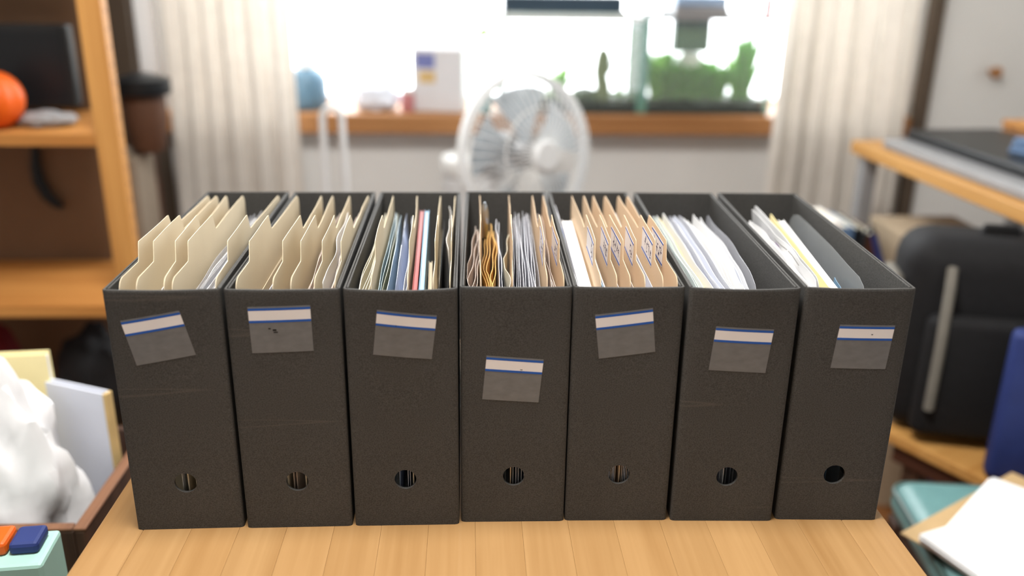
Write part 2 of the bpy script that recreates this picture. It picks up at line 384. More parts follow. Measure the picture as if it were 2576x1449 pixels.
STK = [[(302.6, 806.4), (452, 779.5), (493.4, 891.3), (345, 919)],
       [(622.7, 771.4), (780.6, 766.2), (789.4, 881.5), (635, 887.8)],
       [(949, 776), (1099.3, 791.4), (1086.4, 901.8), (939, 890.2)],
       [(1224, 894), (1367.9, 903.7), (1354.6, 1012), (1213, 1004)],
       [(1496.6, 790.9), (1641.8, 773.2), (1648, 883.8), (1506.4, 901.5)],
       [(1800.6, 818.8), (1946.2, 826.7), (1924.5, 936.9), (1782, 929.4)],
       [(2112, 815), (2251, 817.9), (2226.3, 928), (2088.2, 924.5)]]
BMAT = [Matrix.Translation((x * CM, y * CM, TZ)) @ Matrix.Rotation(a, 4, 'Z') for x, y, a in BOX]
BOFF = Vector((BW / 2 * CM, BD / 2 * CM, 0))       # a box's Empty stands at the middle of its base
def bfront(i, px, py):
    """pixel -> (u, w) in cm on the front face of box i"""
    inv = BMAT[i].inverted(); o = inv @ CAM; d = inv.to_3x3() @ ray(px, py)
    p = o + d * (-o.y / d.y); return p.x / CM, p.z / CM
def L3(u, v, w): return (u * CM - BOFF.x, v * CM - BOFF.y, w * CM)
def front_panel(hu, hw, bow):
    """board with a round finger hole, rounded vertical edges and a slightly bowed top"""
    r, q, n = 1.03, 1.7, 32
    def edge(k):      # circle parameter -> square perimeter point
        a = 2 * PI * k / n; c, s = math.cos(a), math.sin(a); m_ = max(abs(c), abs(s)); return (hu + q * c / m_, hw + q * s / m_)
    pts, faces, idx = [], [], {}
    def P_(x, z):
        key = (round(x, 4), round(z, 4))
        if key not in idx: idx[key] = len(pts); pts.append((x, z))
        return idx[key]
    for k in range(n):
        a0, a1 = 2 * PI * k / n, 2 * PI * (k + 1) / n
        c0 = (hu + r * math.cos(a0), hw + r * math.sin(a0)); c1 = (hu + r * math.cos(a1), hw + r * math.sin(a1))
        e0, e1 = edge(k), edge(k + 1)
        faces.append([P_(*c0), P_(*e0), P_(*e1), P_(*c1)])
    qs = [hu + q * math.tan(PI / 4 * t) if False else None for t in ()]
    # square ring vertices lie on x = hu +- q, z = hw +- q
    xs_mid = sorted(set(round(edge(k)[0], 4) for k in range(n))); zs_mid = sorted(set(round(edge(k)[1], 4) for k in range(n)))
    xs = [0, .06, .2, .45, 1.2, 2.2] + xs_mid + [x for x in (8.0, 8.9, 9.55, 9.8, 9.94, 10.0)]
    xs = [x for x in xs if x <= hu - q - .2 or x in xs_mid or x >= hu + q + .2]
    zs = [0, .15] + zs_mid + [hw + q + d for d in (1.5, 4, 7, 10, 13, 15, 16.5)]
    zs = [z for z in zs if z < BH - .4] + [BH - .25, BH - .06, BH]
    for i in range(len(xs) - 1):
        for j in range(len(zs) - 1):
            if xs[i] >= hu - q - 1e-3 and xs[i + 1] <= hu + q + 1e-3 and zs[j] >= hw - q - 1e-3 and zs[j + 1] <= hw + q + 1e-3: continue
            faces.append([P_(xs[i], zs[j]), P_(xs[i + 1], zs[j]), P_(xs[i + 1], zs[j + 1]), P_(xs[i], zs[j + 1])])
    th = .26
    def front(x, z):
        e = min(x, BW - x); rnd = .28 * (1 - math.sqrt(max(0, 1 - (1 - min(e, .45) / .45) ** 2)))
        b = bow * math.sin(PI * x / BW) * max(0, (z - 6) / (BH - 6)) ** 2
        tp = .05 * max(0, (z - (BH - .1)) / .1)
        return L3(x, rnd - b + tp, z - .12 * abs(bow) * math.sin(PI * x / BW) * (z / BH) ** 8)
    def back(x, z):
        b = bow * math.sin(PI * x / BW) * max(0, (z - 6) / (BH - 6)) ** 2
        tp = .05 * max(0, (z - (BH - .1)) / .1)
        return L3(min(max(x, .03), BW - .03), th + .03 - b - tp, z - .12 * abs(bow) * math.sin(PI * x / BW) * (z / BH) ** 8)
    nP = len(pts); vs = [front(*p) for p in pts] + [back(*p) for p in pts]
    fs = [tuple(f) for f in faces] + [tuple(i + nP for i in f[::-1]) for f in faces]
    cnt = {}
    for f in faces:
        for a, b in zip(f, f[1:] + f[:1]): cnt[(a, b)] = 1
    for (a, b) in cnt:
        if (b, a) not in cnt: fs.append((a, b, b + nP, a + nP))
    return MB().add(vs, fs)
bows = [.25, .18, .45, .12, .2, .4, .25]
for i in range(7):
    root = empty('file_box', BMAT[i] @ BOFF, BOX[i][2], BOXLABEL[i], 'file box', 'row of dark grey file boxes')
    hu, hw = bfront(i, *HOLE[i])
    front_panel(hu, hw, bows[i]).build('front_panel', 'board', root, True)
    def P_(name, a, b, r=.05, m_='board'): 
        return MB().bbox(L3(*a), L3(*b), r * CM, 2).build(name, m_, root)
    P_('bottom_panel', (.22, .30, 0), (BW - .22, BD - .3, .25))
    P_('back_panel', (.02, BD - .28, 0), (BW - .02, BD, BH), .08)
    P_('side_panel', (0, .32, 0), (.19, BD - .29, BH - .02), .07); P_('side_panel', (BW - .19, .32, 0), (BW, BD - .29, BH - .02), .07)
    P_('inner_flap', (.215, .75, .26), (.40, BD - .3, BH - .10), .06); P_('inner_flap', (BW - .40, .75, .26), (BW - .215, BD - .3, BH - .10), .06)
    # sticker: grey film, white title band between two blue lines
    q = [bfront(i, *c) for c in STK[i]]
    def pt(s, t):
        a = [q[0][k] + (q[1][k] - q[0][k]) * s for k in (0, 1)]; b = [q[3][k] + (q[2][k] - q[3][k]) * s for k in (0, 1)]
        return (a[0] + (b[0] - a[0]) * t, a[1] + (b[1] - a[1]) * t)
    def dep(u, w): return -bows[i] * math.sin(PI * u / BW) * max(0, (w - 6) / (BH - 6)) ** 2
    def strip(name, s0, s1, t0, t1, lift, th, m_, parent, nx=8, ny=4):
        vs, fs = [], []; S_, T_ = lsp(s0, s1, nx), lsp(t0, t1, ny)
        for side in (0, 1):
            for s in S_:
                for t in T_:
                    u, w = pt(s, t); vs.append(L3(u, dep(u, w) - lift - side * th, w))
        n = nx * ny
        for a in range(nx - 1):
            for b in range(ny - 1):
                qd = (a * ny + b, a * ny + b + 1, (a + 1) * ny + b + 1, (a + 1) * ny + b); fs += [qd, tuple(k + n for k in qd[::-1])]
        ring = [a * ny for a in range(nx)] + [(nx - 1) * ny + b for b in range(1, ny)] + [a * ny + ny - 1 for a in range(nx - 2, -1, -1)] + [b for b in range(ny - 2, 0, -1)]
        for k in range(len(ring)): a, b = ring[k], ring[(k + 1) % len(ring)]; fs.append((a, b, b + n, a + n))
        return MB().add(vs, fs).build(name, m_, parent)
    st = strip('sticker', 0, 1, 0, 1, .012, .012, 'film', root, 10, 6)
    st['label'] = 'grey film sticker with a white title band between blue lines'
    strip('title_band', .002, .998, .045, .33, .024, .006, 'title_white', st)
    strip('blue_line', 0.002, .998, 0.035, .085, .030, .004, 'line_blue', st); strip('blue_line', .002, .998, .295, .345, .030, .004, 'line_blue', st)
    marks = {1: [(.30, .46, .34, .49), (.37, .49, .43, .53), (.38, .545, .45, .57)], 2: [(.335, .29, .345, .325)], 3: [(.61, .26, .65, .275), (.625, .30, .635, .325)], 6: [(.60, .20, .63, .22)]}.get(i, [])
    for (s0, t0, s1, t1) in marks: strip('pen_mark', s0, s1, t0, t1, .034, .003, 'ink_black', st, 3, 2)

# ------------------------------------------------------------------ files inside the boxes
ORD = ['first', 'second', 'third', 'fourth', 'fifth', 'sixth', 'seventh']
FL = BH + .5                                  # top of a folder leaf, a little above the rim
def place(i, u, v):                            # world place on the floor of box i
    return BMAT[i] @ Vector((u * CM, v * CM, .26 * CM))
def clampu(u): return min(max(u, .52), 9.48)
QUEUE = [[] for _ in range(7)]                 # (mean u, build function): files are built from the shelf side on
VS, WS = .5, .5; NV, NW = 74, 58
ENV = [[[0.46] * NW for _ in range(NV)] for _ in range(7)]   # how far (in u) each box is filled already
def env(i, v, w):
    a, b = min(max(v / VS, 0), NV - 1.001), min(max(w / WS, 0), NW - 1.001); p, q = int(a), int(b); x, y = a - p, b - q; E_ = ENV[i]
    return max(E_[p][q], E_[p + 1][q], E_[p][q + 1], E_[p + 1][q + 1])
def fill(i, v0, v1, hmax, fu):
    for p in range(max(0, int(v0 / VS) - 6), min(NV, int(v1 / VS) + 7)):
        v = min(max(p * VS, v0), v1); h = hmax(v)
        for q in range(min(NW, int(h / WS) + 5)):
            w = min(q * WS, h); u = fu(v, w)
            if u > ENV[i][p][q]: ENV[i][p][q] = u
def sheet_fn(uf, ub, v0, v1, htop, bow=0., curl=0., lean=0., wave=0., ph=0., cw=16., box=None, gap=.05):
    L_ = v1 - v0; um, vm = (uf + ub) / 2, (v0 + v1) / 2
    def raw(a, w, h):
        b = w / h; t = (a - v0) / L_
        u = uf + (ub - uf) * t + bow * math.sin(PI * t) + lean * (w / 24)
        if curl: u += curl * (max(0, w - cw) / 6) ** 2
        if wave: u += wave * math.sin(t * 7 + ph) * (b ** 2) + wave * .6 * math.sin(t * 15 + ph * 2 + b * 2) * b ** 3
        if box is not None: u = max(u, env(box, a, w) + gap)
        return min(max(u, .47), 9.50)
    def f(a, b):                              # a = v in cm, b = 0..1 of the height
        h = htop(a); w = b * h
        return ((raw(a, w, h) - um) * CM, (a - vm) * CM, w * CM)
    f.raw = raw
    return f, um, vm
def leaf_h(v0, v1, top, tab=None, r=1.1):
    def h(v):
        e = min(v - v0, v1 - v); y = top
        if e < r: y -= r - math.sqrt(max(0, r * r - (r - e) ** 2))
        if tab:
            a, b, up, sl = tab
            if a < v < b:
                k = min((v - a) / sl, (b - v) / (sl * 1.5), 1); y += up * (3 * k * k - 2 * k ** 3)
        return y
    return h
def folder(*a_, **k_): QUEUE[a_[0]].append(((a_[1] + a_[2]) / 2, lambda: folder_now(*a_, **k_)))
def folder_now(i, uf, ub, n, col='cream', tabbed=True, v0=.9, v1=32.3, bow=0., lean=0., top=None, label_side=None, wave=.05):
    word = 'cream' if col == 'cream' else 'tan'
    top = (top or FL) - .26; uf, ub = clampu(uf), clampu(ub)
    tab = (6.3, 17.4, 1.75, .75) if tabbed else None
    if i >= 3: tab = (6.3, 17.4, 1.75, .75)
    h = leaf_h(v0, v1, top, tab)
    last = (uf + ub) / 2 > 9.2
    f, um, vm = sheet_fn(uf, ub, v0, v1, h, bow, 0, lean, wave, i + n * 1.7, box=i, gap=.10 if not last else .22)
    root = empty('manila_folder', place(i, um, vm), BOX[i][2], f'{word} tabbed folder, {ORD[n]} from the shelf side, in file box {SHORT[i]}', 'folder', 'tabbed folders standing in the file boxes')
    cols = sorted(set([v0, v0 + .12, v0 + .35, v0 + .7, v0 + 1.1, 3.5, 5.2, 6.3, 6.5, 6.7, 6.9, 7.05, 8.5, 11, 13.5, 16.0, 16.4, 16.8, 17.1, 17.4, 20, 23, 26, 29, v1 - 1.1, v1 - .7, v1 - .35, v1 - .12, v1]))
    thick(f, cols, lsp(0, 1, 9), .055 * CM).build('back_leaf', col, root, True)
    h2 = leaf_h(v0, v1, top - 4.2); side = .13 if not last else -.11
    f2 = lambda a, b: ((f.raw(a, b * h2(a), h(a)) - um) * CM, (a - vm) * CM, b * h2(a) * CM)
    g = lambda a, b: (f2(a, b)[0] + min(side * (.3 + .7 * b), 99) * CM, f2(a, b)[1], f2(a, b)[2])
    thick(g, [c for c in cols if not 6.2 < c < 7.2 and not 16.2 < c < 17.3], lsp(0, 1, 7), .05 * CM).build('front_leaf', col, root, True)
    if label_side is not None:
        va, vb, lo_, hi = 8.0, 14.2, top - 1.35, top + 1.1
        sg = label_side
        fl_ = lambda a, b: (f(a, (lo_ + (hi - lo_) * b) / h(a))[0] + sg * .045 * CM, (a - vm) * CM, (lo_ + (hi - lo_) * b) * CM)
        lb = thick(fl_, lsp(va, vb, 7), lsp(0, 1, 3), .012 * CM).build('tab_label', 'title_white', root)
        def bit(name, a0, a1, b0, b1, m_, d=.055):
            k = lambda a, b: (f(a, (lo_ + (hi - lo_) * b) / h(a))[0] + sg * d * CM, (a - vm) * CM, (lo_ + (hi - lo_) * b) * CM)
            thick(k, lsp(a0, a1, 4), lsp(b0, b1, 2), .008 * CM).build(name, m_, lb)
        bit('blue_line', va, vb, .90, .97, 'line_blue'); bit('blue_line', va, vb, .06, .13, 'line_blue')
        rr = random.Random(i * 31 + n)
        nw = [2, 3, 4, 2, 4, 5][n % 6]
        for k in range(nw):
            a0 = va + .6 + k * 1.02 + rr.uniform(-.1, .1)
            for s_ in range(5):      # brush-like strokes of the handwritten characters
                b0 = rr.uniform(.25, .68); a1 = a0 + rr.uniform(-.1, .5)
                if s_ % 2: bit('pen_stroke', a1, a1 + rr.uniform(.3, .6), b0, b0 + .06, 'ink', .058)
                else: bit('pen_stroke', a1, a1 + .09, b0, b0 + rr.uniform(.12, .25), 'ink', .058)
    if not last:
        m0 = [[0]]
        rawg = f.raw; vals = {}
        def fu(v, w): return rawg(v, w, h(v)) + (.165 if w <= h2(v) + .3 else .04)
        snap = []
        for p in range(max(0, int(v0 / VS) - 6), min(NV, int(v1 / VS) + 7)):
            v = min(max(p * VS, v0), v1); hh = h(v)
            for q in range(min(NW, int(hh / WS) + 7)): w = min(q * WS, hh); snap.append((p, q, fu(v, w)))
        for p, q, u in snap: ENV[i][p][q] = max(ENV[i][p][q], u)
    return root
def sheet(*a_, **k_): QUEUE[a_[0]].append(((a_[1] + a_[2]) / 2 + k_.get('curl', 0) * .3, lambda: sheet_now(*a_, **k_)))
def sheet_now(i, uf, ub, top, m_, name, label, cat, group=None, v0=1.0, v1=31.0, th=.04, bow=0., curl=0., lean=0., wave=.12, ph=None, r=.25, nr=10, cw=16., prints=()):
    uf, ub = clampu(uf), clampu(ub); ph = ph if ph is not None else uf * 3.1
    h = leaf_h(v0, v1, top - .26, None, r)
    f, um, vm = sheet_fn(uf, ub, v0, v1, h, bow, curl, lean, wave, ph, cw, box=i, gap=.05 + th / 2)
    cols = sorted(set([v0, v0 + r * .15, v0 + r * .5, v0 + r] + lsp(v0 + r + .3, v1 - r - .3, 23) + [v1 - r, v1 - r * .5, v1 - r * .15, v1]))
    o = thick(f, cols, lsp(0, 1, nr), th * CM).build(name, m_, None, True, place(i, um, vm))
    o.rotation_euler = (0, 0, BOX[i][2])
    for (nm_, va, vb, wa, wb, pm_) in prints:      # flat print on the side that faces the shelf
        g_ = lambda a, b: (f(a, (wa + (wb - wa) * b) / h(a))[0] - (th / 2 + .008) * CM, (a - vm) * CM, (wa + (wb - wa) * b) * CM)
        thick(g_, lsp(va, vb, 12), lsp(0, 1, 4), .004 * CM).build(nm_, pm_, o)
    snap = []
    for p in range(max(0, int(v0 / VS) - 6), min(NV, int(v1 / VS) + 7)):
        v = min(max(p * VS, v0), v1); hh = h(v)
        for q in range(min(NW, int(hh / WS) + 7)): w = min(q * WS, hh); snap.append((p, q, f.raw(v, w, hh) + th / 2))
    for p, q, u in snap: ENV[i][p][q] = max(ENV[i][p][q], u)
    return tag(o, f'{label}, in file box {SHORT[i]}', cat, group and f'{group} in file box {SHORT[i]}')
def sheets(i, lst, m_, name, label, cat, group, **kw):
    for (uf, ub, top) in lst: sheet(i, uf, ub, top, m_, name, label, cat, group, **kw)

# box next to the shelf
sheet(0, .55, .62, 23.6, 'paper_cool', 'paper_sheet', 'pale sheet flat against the shelf side wall', 'paper', v1=33.5)
for n, (a, b, bw) in enumerate([(1.15, 1.15, 0), (2.6, 2.05, 0), (5.0, 3.3, -.15), (5.75, 5.2, 0)]): folder(0, a, b, n, bow=bw)
folder(0, 9.45, 9.45, 4, bow=-.25, lean=-.05)
sheet(0, 4.45, 2.9, 23.9, 'paper', 'paper_sheet', 'white paper with a curled corner between folders', 'paper', v0=1.0, v1=22, bow=-.2, curl=.25, cw=18)
sheets(0, [(6.5, 6.0, 22.6), (6.85, 6.35, 22.0), (7.25, 6.6, 22.8), (8.05, 7.45, 23.2)], 'sleeve', 'plastic_sleeve', 'clear plastic sleeve among white papers', 'plastic sleeve', 'clear sleeves', v0=.8, v1=31.2, r=.4)
sheets(0, [(6.68, 6.18, 22.2), (7.05, 6.47, 22.3), (7.5, 6.85, 22.4), (7.75, 7.1, 22.2), (8.3, 7.65, 22.8), (8.6, 7.9, 22.0), (8.9, 8.2, 22.3)], 'paper', 'paper_sheet', 'white paper sheet behind the cream folders', 'paper', 'white sheets', v0=.9, v1=30.6)
# box with the scribbled sticker
for n, (a, b) in enumerate([(.85, 1.0), (4.0, 3.9), (5.7, 5.3), (7.65, 7.25)]): folder(1, a, b, n, bow=[-.05, .1, .05, .08][n])
folder(1, 9.45, 9.45, 4, bow=-.2)
sheet(1, 2.4, 2.9, 22.0, 'taupe_sheet', 'paper_sheet', 'greyish taupe sheet leaning between cream folders', 'paper', v0=1.2, v1=30.5, bow=.15, lean=.25)
sheet(1, 3.2, 3.35, 22.9, 'paper_cool', 'paper_sheet', 'pale lilac sheet between cream folders', 'paper', v0=1.2, v1=30.5, bow=.1)
sheets(1, [(6.35, 5.75, 22.5), (6.6, 6.0, 22.9), (6.85, 6.3, 22.3), (7.1, 6.6, 22.6)], 'taupe_sheet', 'paper_sheet', 'brownish document between cream folders', 'paper', 'brownish documents', v0=.8, v1=31, bow=.05)
sheets(1, [(4.6, 4.3, 22.2), (4.9, 4.6, 21.9)], 'taupe_sheet', 'plastic_sleeve', 'dim brownish sleeve between cream folders', 'plastic sleeve', 'dim sleeves', v0=.8, v1=30.5, bow=.08)
sheet(1, 8.15, 7.7, 24.3, 'paper', 'paper_sheet', 'white paper bulging up between the last cream folders', 'paper', v0=2, v1=26, bow=.15, wave=.2)
sheets(1, [(8.4, 8.0, 22.4), (8.65, 8.3, 22.9), (8.9, 8.6, 22.5), (9.15, 8.95, 22.8)], 'taupe_sheet', 'paper_sheet', 'taupe sheet packed before the last cream folder', 'paper', 'taupe sheets', v0=.8, v1=31)
# box with the red book
sheets(2, [(.75, .85, 22.6), (1.0, 1.0, 22.9), (1.25, 1.15, 22.4), (1.5, 1.3, 22.7), (1.78, 1.45, 22.9)], 'paper_warm', 'paper_sheet', 'cream paper in front of the cream folder', 'paper', 'cream papers', v0=.8, v1=31)
folder(2, 2.3, 1.85, 0)
sheets(2, [(2.72, 2.22, 23.0), (2.95, 2.4, 22.7)], 'sleeve_teal', 'plastic_sleeve', 'shiny pale teal plastic sleeve beside the cream folder', 'plastic sleeve', 'teal sleeves', v0=.8, v1=31, wave=.06)
sheet(2, 3.25, 2.62, 22.9, 'sleeve_olive', 'plastic_sleeve', 'olive tinted wavy plastic sleeve', 'plastic sleeve', v0=.8, v1=31, wave=.08)
sheet(2, 3.5, 2.86, 22.6, 'sleeve_teal', 'plastic_sleeve', 'grey green plastic sleeve touching the puffy bag', 'plastic sleeve', v0=.8, v1=31, wave=.05)
# puffy clear bag
def puffy(i, uf, ub, th, v0, v1, top, m_):
    mb = MB(); um, vm = (uf + ub) / 2, (v0 + v1) / 2; nc, nr = 22, 12; vs, fs = [], []
    for side in (-1, 1):
        for a in range(nc):
            for b in range(nr):
                t, s = a / (nc - 1), b / (nr - 1)
                k = (math.sin(PI * t) ** .35) * (math.sin(PI * min(s, .97) / .97 * .5 + PI * .5 * max(0, 0)) if s < .5 else (1 - max(0, (s - .75) / .25) ** 2.2))
                nz = noise.noise(Vector((t * 5, s * 4, side * 3))) * .3
                u = uf + (ub - uf) * t + side * (th / 2) * max(.04, k * (1 + nz))
                vs.append(((u - um) * CM, (v0 + (v1 - v0) * t - vm) * CM, (top - .26 - .5 * (1 - math.sin(PI * t) ** .3) + noise.noise(Vector((t * 8, side, 0))) * .2 * s) * s * CM))
    n = nc * nr
    for a in range(nc - 1):
        for b in range(nr - 1):
            q = (a * nr + b, a * nr + b + 1, (a + 1) * nr + b + 1, (a + 1) * nr + b); fs += [q, tuple(x + n for x in q[::-1])]
    ring = [a * nr for a in range(nc)] + [(nc - 1) * nr + b for b in range(1, nr)] + [a * nr + nr - 1 for a in range(nc - 2, -1, -1)] + [b for b in range(nr - 2, 0, -1)]
    for k in range(len(ring)): a, b = ring[k], ring[(k + 1) % len(ring)]; fs.append((a, b, b + n, a + n))
    o = mb.add(vs, fs).build('plastic_bag', m_, None, True, place(i, um, vm)); o.rotation_euler = (0, 0, BOX[i][2]); return o
def rigid(i, uf, ub, v0, v1, top, half, key):
    """shift needed so that a stiff thing clears what stands before it; marks its far side as filled"""
    sh = 0
    for a in range(40):
        v = v0 + (v1 - v0) * a / 39; c = uf + (ub - uf) * a / 39
        for b in range(30): sh = max(sh, env(i, v, top * b / 29) + .04 - (c - half))
    fill(i, v0, v1, lambda v: top, lambda v, w: uf + (ub - uf) * (v - v0) / (v1 - v0) + half + sh)
    return sh
def put_bag():
    sh = rigid(2, 4.35, 3.55, .9, 31, 23.3, .6, 0)
    tag(puffy(2, 4.35 + sh, 3.55 + sh, .95, .9, 31, 23.3, 'puffy_blue'), 'puffy clear bag with pale blue contents, in file box with the red book', 'plastic bag')
QUEUE[2].append((3.95, put_bag))
sheets(2, [(5.15, 4.3, 22.6), (5.35, 4.5, 22.2)], 'paper_cool', 'paper_sheet', 'thin bluish sheet between puffy bag and red book', 'paper', 'bluish sheets', v0=.8, v1=30.5)
folder(2, 5.62, 4.85, 1)
def book(*a_, **k_): QUEUE[a_[0]].append(((a_[1] + a_[3] + a_[2] - a_[1]) / 2, lambda: book_now(*a_, **k_)))
def book_now(i, u0, u1, ub0, v0, v1, top, cover, pages, label, name='book', spine=None):
    """bound block standing on edge: two covers, page block and spine"""
    ang = math.atan2((ub0 - u0), (v1 - v0)); t = u1 - u0
    sh = rigid(i, (u0 + u1) / 2, ub0 + t / 2, v0 - .1, v1, top + .3, t / 2 + .03, 0); u0 += sh; u1 += sh; ub0 += sh
    root = empty(name, place(i, (u0 + u1 + ub0 - u0) / 2 if False else (u0 + ub0) / 2 + t / 2, (v0 + v1) / 2), BOX[i][2] - ang, label, name)
    L_, c = (v1 - v0) / 2, .07
    def bx(nm, a, b, m_, r=.02): MB().bbox([x * CM for x in a], [x * CM for x in b], r * CM, 1).build(nm, m_, root)
    bx('cover', (-t / 2, -L_, 0), (-t / 2 + c, L_, top), cover[0]); bx('cover', (t / 2 - c, -L_, 0), (t / 2, L_, top), cover[1])
    bx('page_block', (-t / 2 + c, -L_ + .1, .1), (t / 2 - c, L_ - .1, top - .15), pages)
    if spine: bx('spine', (-t / 2, -L_ - .06, 0), (t / 2, -L_, top), spine)
    return root
book(2, 5.85, 6.32, 5.12, 1.0, 30.5, 23.1, ('red_cover', 'red_cover'), 'red_cover', 'red covered book pressed against a blue one, in file box with the red book')
book(2, 6.34, 6.85, 5.6, 1.0, 30.5, 23.1, ('blue_cover', 'blue_cover'), 'blue_cover', 'pale blue book pressed against the red one, in file box with the red book')
book(2, 6.88, 7.28, 6.35, 1.5, 18.5, 20.6, ('booklet_beige', 'booklet_beige'), 'booklet_beige', 'beige short booklet beside the pale blue book, in file box with the red book', 'booklet')
book(2, 7.32, 7.62, 6.9, 1.5, 17.0, 20.0, ('booklet_beige', 'red_cover'), 'booklet_beige', 'beige short booklet with a dark red back, in file box with the red book', 'booklet')
folder(2, 7.85, 7.6, 2)
sheets(2, [(8.15, 8.1, 22.0), (8.9, 8.75, 19.5)], 'black_sheet', 'plastic_sleeve', 'black sheet standing between folders', 'plastic sleeve', 'black sheets', v0=1.0, v1=31, wave=.02)
folder(2, 9.3, 9.35, 3, bow=0)
sheet(2, 9.1, 9.05, 23.6, 'paper', 'paper_sheet', 'white paper with a curled far corner', 'paper', v0=14, v1=31.5, curl=-.25, cw=17)
# box with the low sticker
sheets(3, [(.6, .9, 22.3), (.8, 1.2, 21.9), (1.1, 1.35, 21.5), (1.35, 1.5, 21.9)], 'taupe_sheet', 'paper_sheet', 'crumpled greyish taupe paper before the first tan folder', 'paper', 'crumpled papers', v0=.8, v1=27, wave=.28, lean=.05)
folder(3, 1.85, 1.8, 0, 'kraft', wave=.03)
for k, (a, b, tp) in enumerate([(2.2, 2.3, 21.6), (2.45, 2.6, 22.0), (2.7, 2.9, 22.3), (2.95, 3.2, 22.0), (3.2, 3.5, 21.7)]):
    sheet(3, a, b, tp, 'envelope_yellow', 'envelope', 'yellow brown paper envelope with a frayed edge', 'envelope', 'brown envelopes', v0=1.0 + k * .6, v1=24 + (k * 7 % 5), th=.06, wave=.22)
sheet(3, 3.05, 2.55, 21.4, 'paper_yellow', 'paper_sheet', 'pale yellow pointed paper among the brown envelopes', 'paper', v0=.9, v1=9, th=.05, wave=.1)
sheets(3, [(3.6, 3.75, 22.9), (3.85, 4.0, 22.5)], 'grey_sheet', 'plastic_sleeve', 'grey plastic sleeve after the brown envelopes', 'plastic sleeve', 'grey sleeves after the envelopes', v0=.8, v1=28, wave=.1)
sheet(3, 4.1, 4.3, 21.0, 'black_sheet', 'plastic_sleeve', 'black sleeve between the brown envelopes and a folder', 'plastic sleeve', v0=.9, v1=29, wave=.04)
sheet(3, 4.4, 4.8, 22.2, 'paper_warm', 'paper_sheet', 'torn cream paper beside the black sleeve', 'paper', v0=4, v1=24, wave=.3)
folder(3, 4.75, 5.35, 1, 'kraft', wave=.03)
sheets(3, [(5.0 + k * .27, 5.75 + k * .24, 22.2 + (k * 5 % 4) * .25) for k in range(9)], 'grey_sheet', 'plastic_sleeve', 'grey translucent looking sleeve between tan folders', 'plastic sleeve', 'grey sleeves between tan folders', v0=.8, v1=30.5, wave=.06)
sheets(3, [(5.4, 6.1, 23.0), (6.3, 6.95, 23.1), (7.45, 7.75, 22.8)], 'sleeve', 'plastic_sleeve', 'clear glossy sleeve rising between grey sleeves', 'plastic sleeve', 'clear sleeves', v0=.8, v1=31, wave=.05)
folder(3, 7.8, 8.15, 2, 'kraft', bow=.05, label_side=-1)
sheets(3, [(8.15, 8.45, 22.3), (8.4, 8.7, 22.9), (8.65, 8.9, 22.4), (8.9, 9.1, 22.7)], 'taupe_sheet', 'paper_sheet', 'brownish grey document between the last two folders', 'paper', 'brownish documents', v0=.8, v1=30.5)
folder(3, 9.3, 9.4, 3, 'kraft', label_side=-1)
# box with the white notepad
sheets(4, [(.6, .62, 23.3), (.74, .8, 22.8)], 'grey_sheet', 'plastic_sleeve', 'grey sleeve against the wall beside the notepad', 'plastic sleeve', 'grey sleeves beside the notepad', v0=1, v1=33)
sheet(4, .9, 1.0, 22.0, 'navy_cover', 'paper_sheet', 'dark blue card against the white notepad', 'paper', v0=1, v1=31, th=.08)
book(4, 1.0, 2.2, 1.25, 1.0, 30.2, 21.9, ('paper', 'paper'), 'paper', 'thick white notepad before the first tan folder, in file box with tan folders', 'notepad')
TAN = [(2.6, 2.7), (4.0, 4.1), (5.2, 5.2), (6.5, 6.7), (8.25, 8.35), (9.45, 9.45)]
for n, (a, b) in enumerate(TAN): folder(4, a, b, n, 'kraft', label_side=-1, bow=[.05, .05, .05, .1, .15, -.05][n])
sheet(4, 2.85, 3.05, 23.4, 'blue_cover', 'paper_sheet', 'light blue card between tan folders', 'paper', v0=2, v1=31.5, th=.08)
for n, (g0, g1, ks) in enumerate([(3.15, 3.3, 4), (4.25, 4.4, 5), (5.45, 5.5, 5), (6.75, 6.95, 5), (8.45, 8.55, 3)]):
    lim = TAN[n + 1]; st_ = (lim[0] - g0 - .25) / ks; sb = (lim[1] - g1 - .25) / ks
    for k in range(ks):
        mm_ = ['grey_sheet', 'paper_cool', 'taupe_sheet'][(k + n) % 3]
        nm = {'grey_sheet': 'grey sleeve', 'paper_cool': 'whitish sheet', 'taupe_sheet': 'brownish sheet'}[mm_]
        sheet(4, g0 + k * st_, g1 + k * sb, 21.8 + (k * 3 + n) % 4 * .4, mm_, 'paper_sheet', f'{nm} between {ORD[n]} and {ORD[n + 1]} tan folder', 'paper', f'{nm}s after the {ORD[n]} folder', v0=.8, v1=30.5, wave=.05)
# box without folders
B6 = [(.62, .6, 'sleeve', 22.9), (.9, .95, 'paper_green', 22.9), (1.25, 1.25, 'paper_green', 22.6), (1.55, 1.6, 'sleeve', 22.8), (1.9, 1.9, 'paper_green', 22.5), (2.25, 2.2, 'paper', 22.6),
      (2.55, 2.5, 'paper_yellow', 22.3), (2.95, 2.95, 'paper', 22.9), (3.3, 3.3, 'paper_cool', 22.4), (3.65, 3.7, 'sleeve', 22.8), (4.0, 4.1, 'paper', 22.3), (4.35, 4.5, 'paper_cool', 22.6), (4.7, 5.0, 'sleeve', 22.9),
      (5.05, 5.3, 'paper', 22.5), (5.4, 5.8, 'paper', 22.3), (5.8, 6.3, 'paper', 22.0), (6.2, 6.9, 'paper', 22.8), (6.6, 7.3, 'paper_cool', 22.3), (6.9, 7.7, 'paper', 22.4), (7.4, 8.4, 'sleeve', 22.9)]
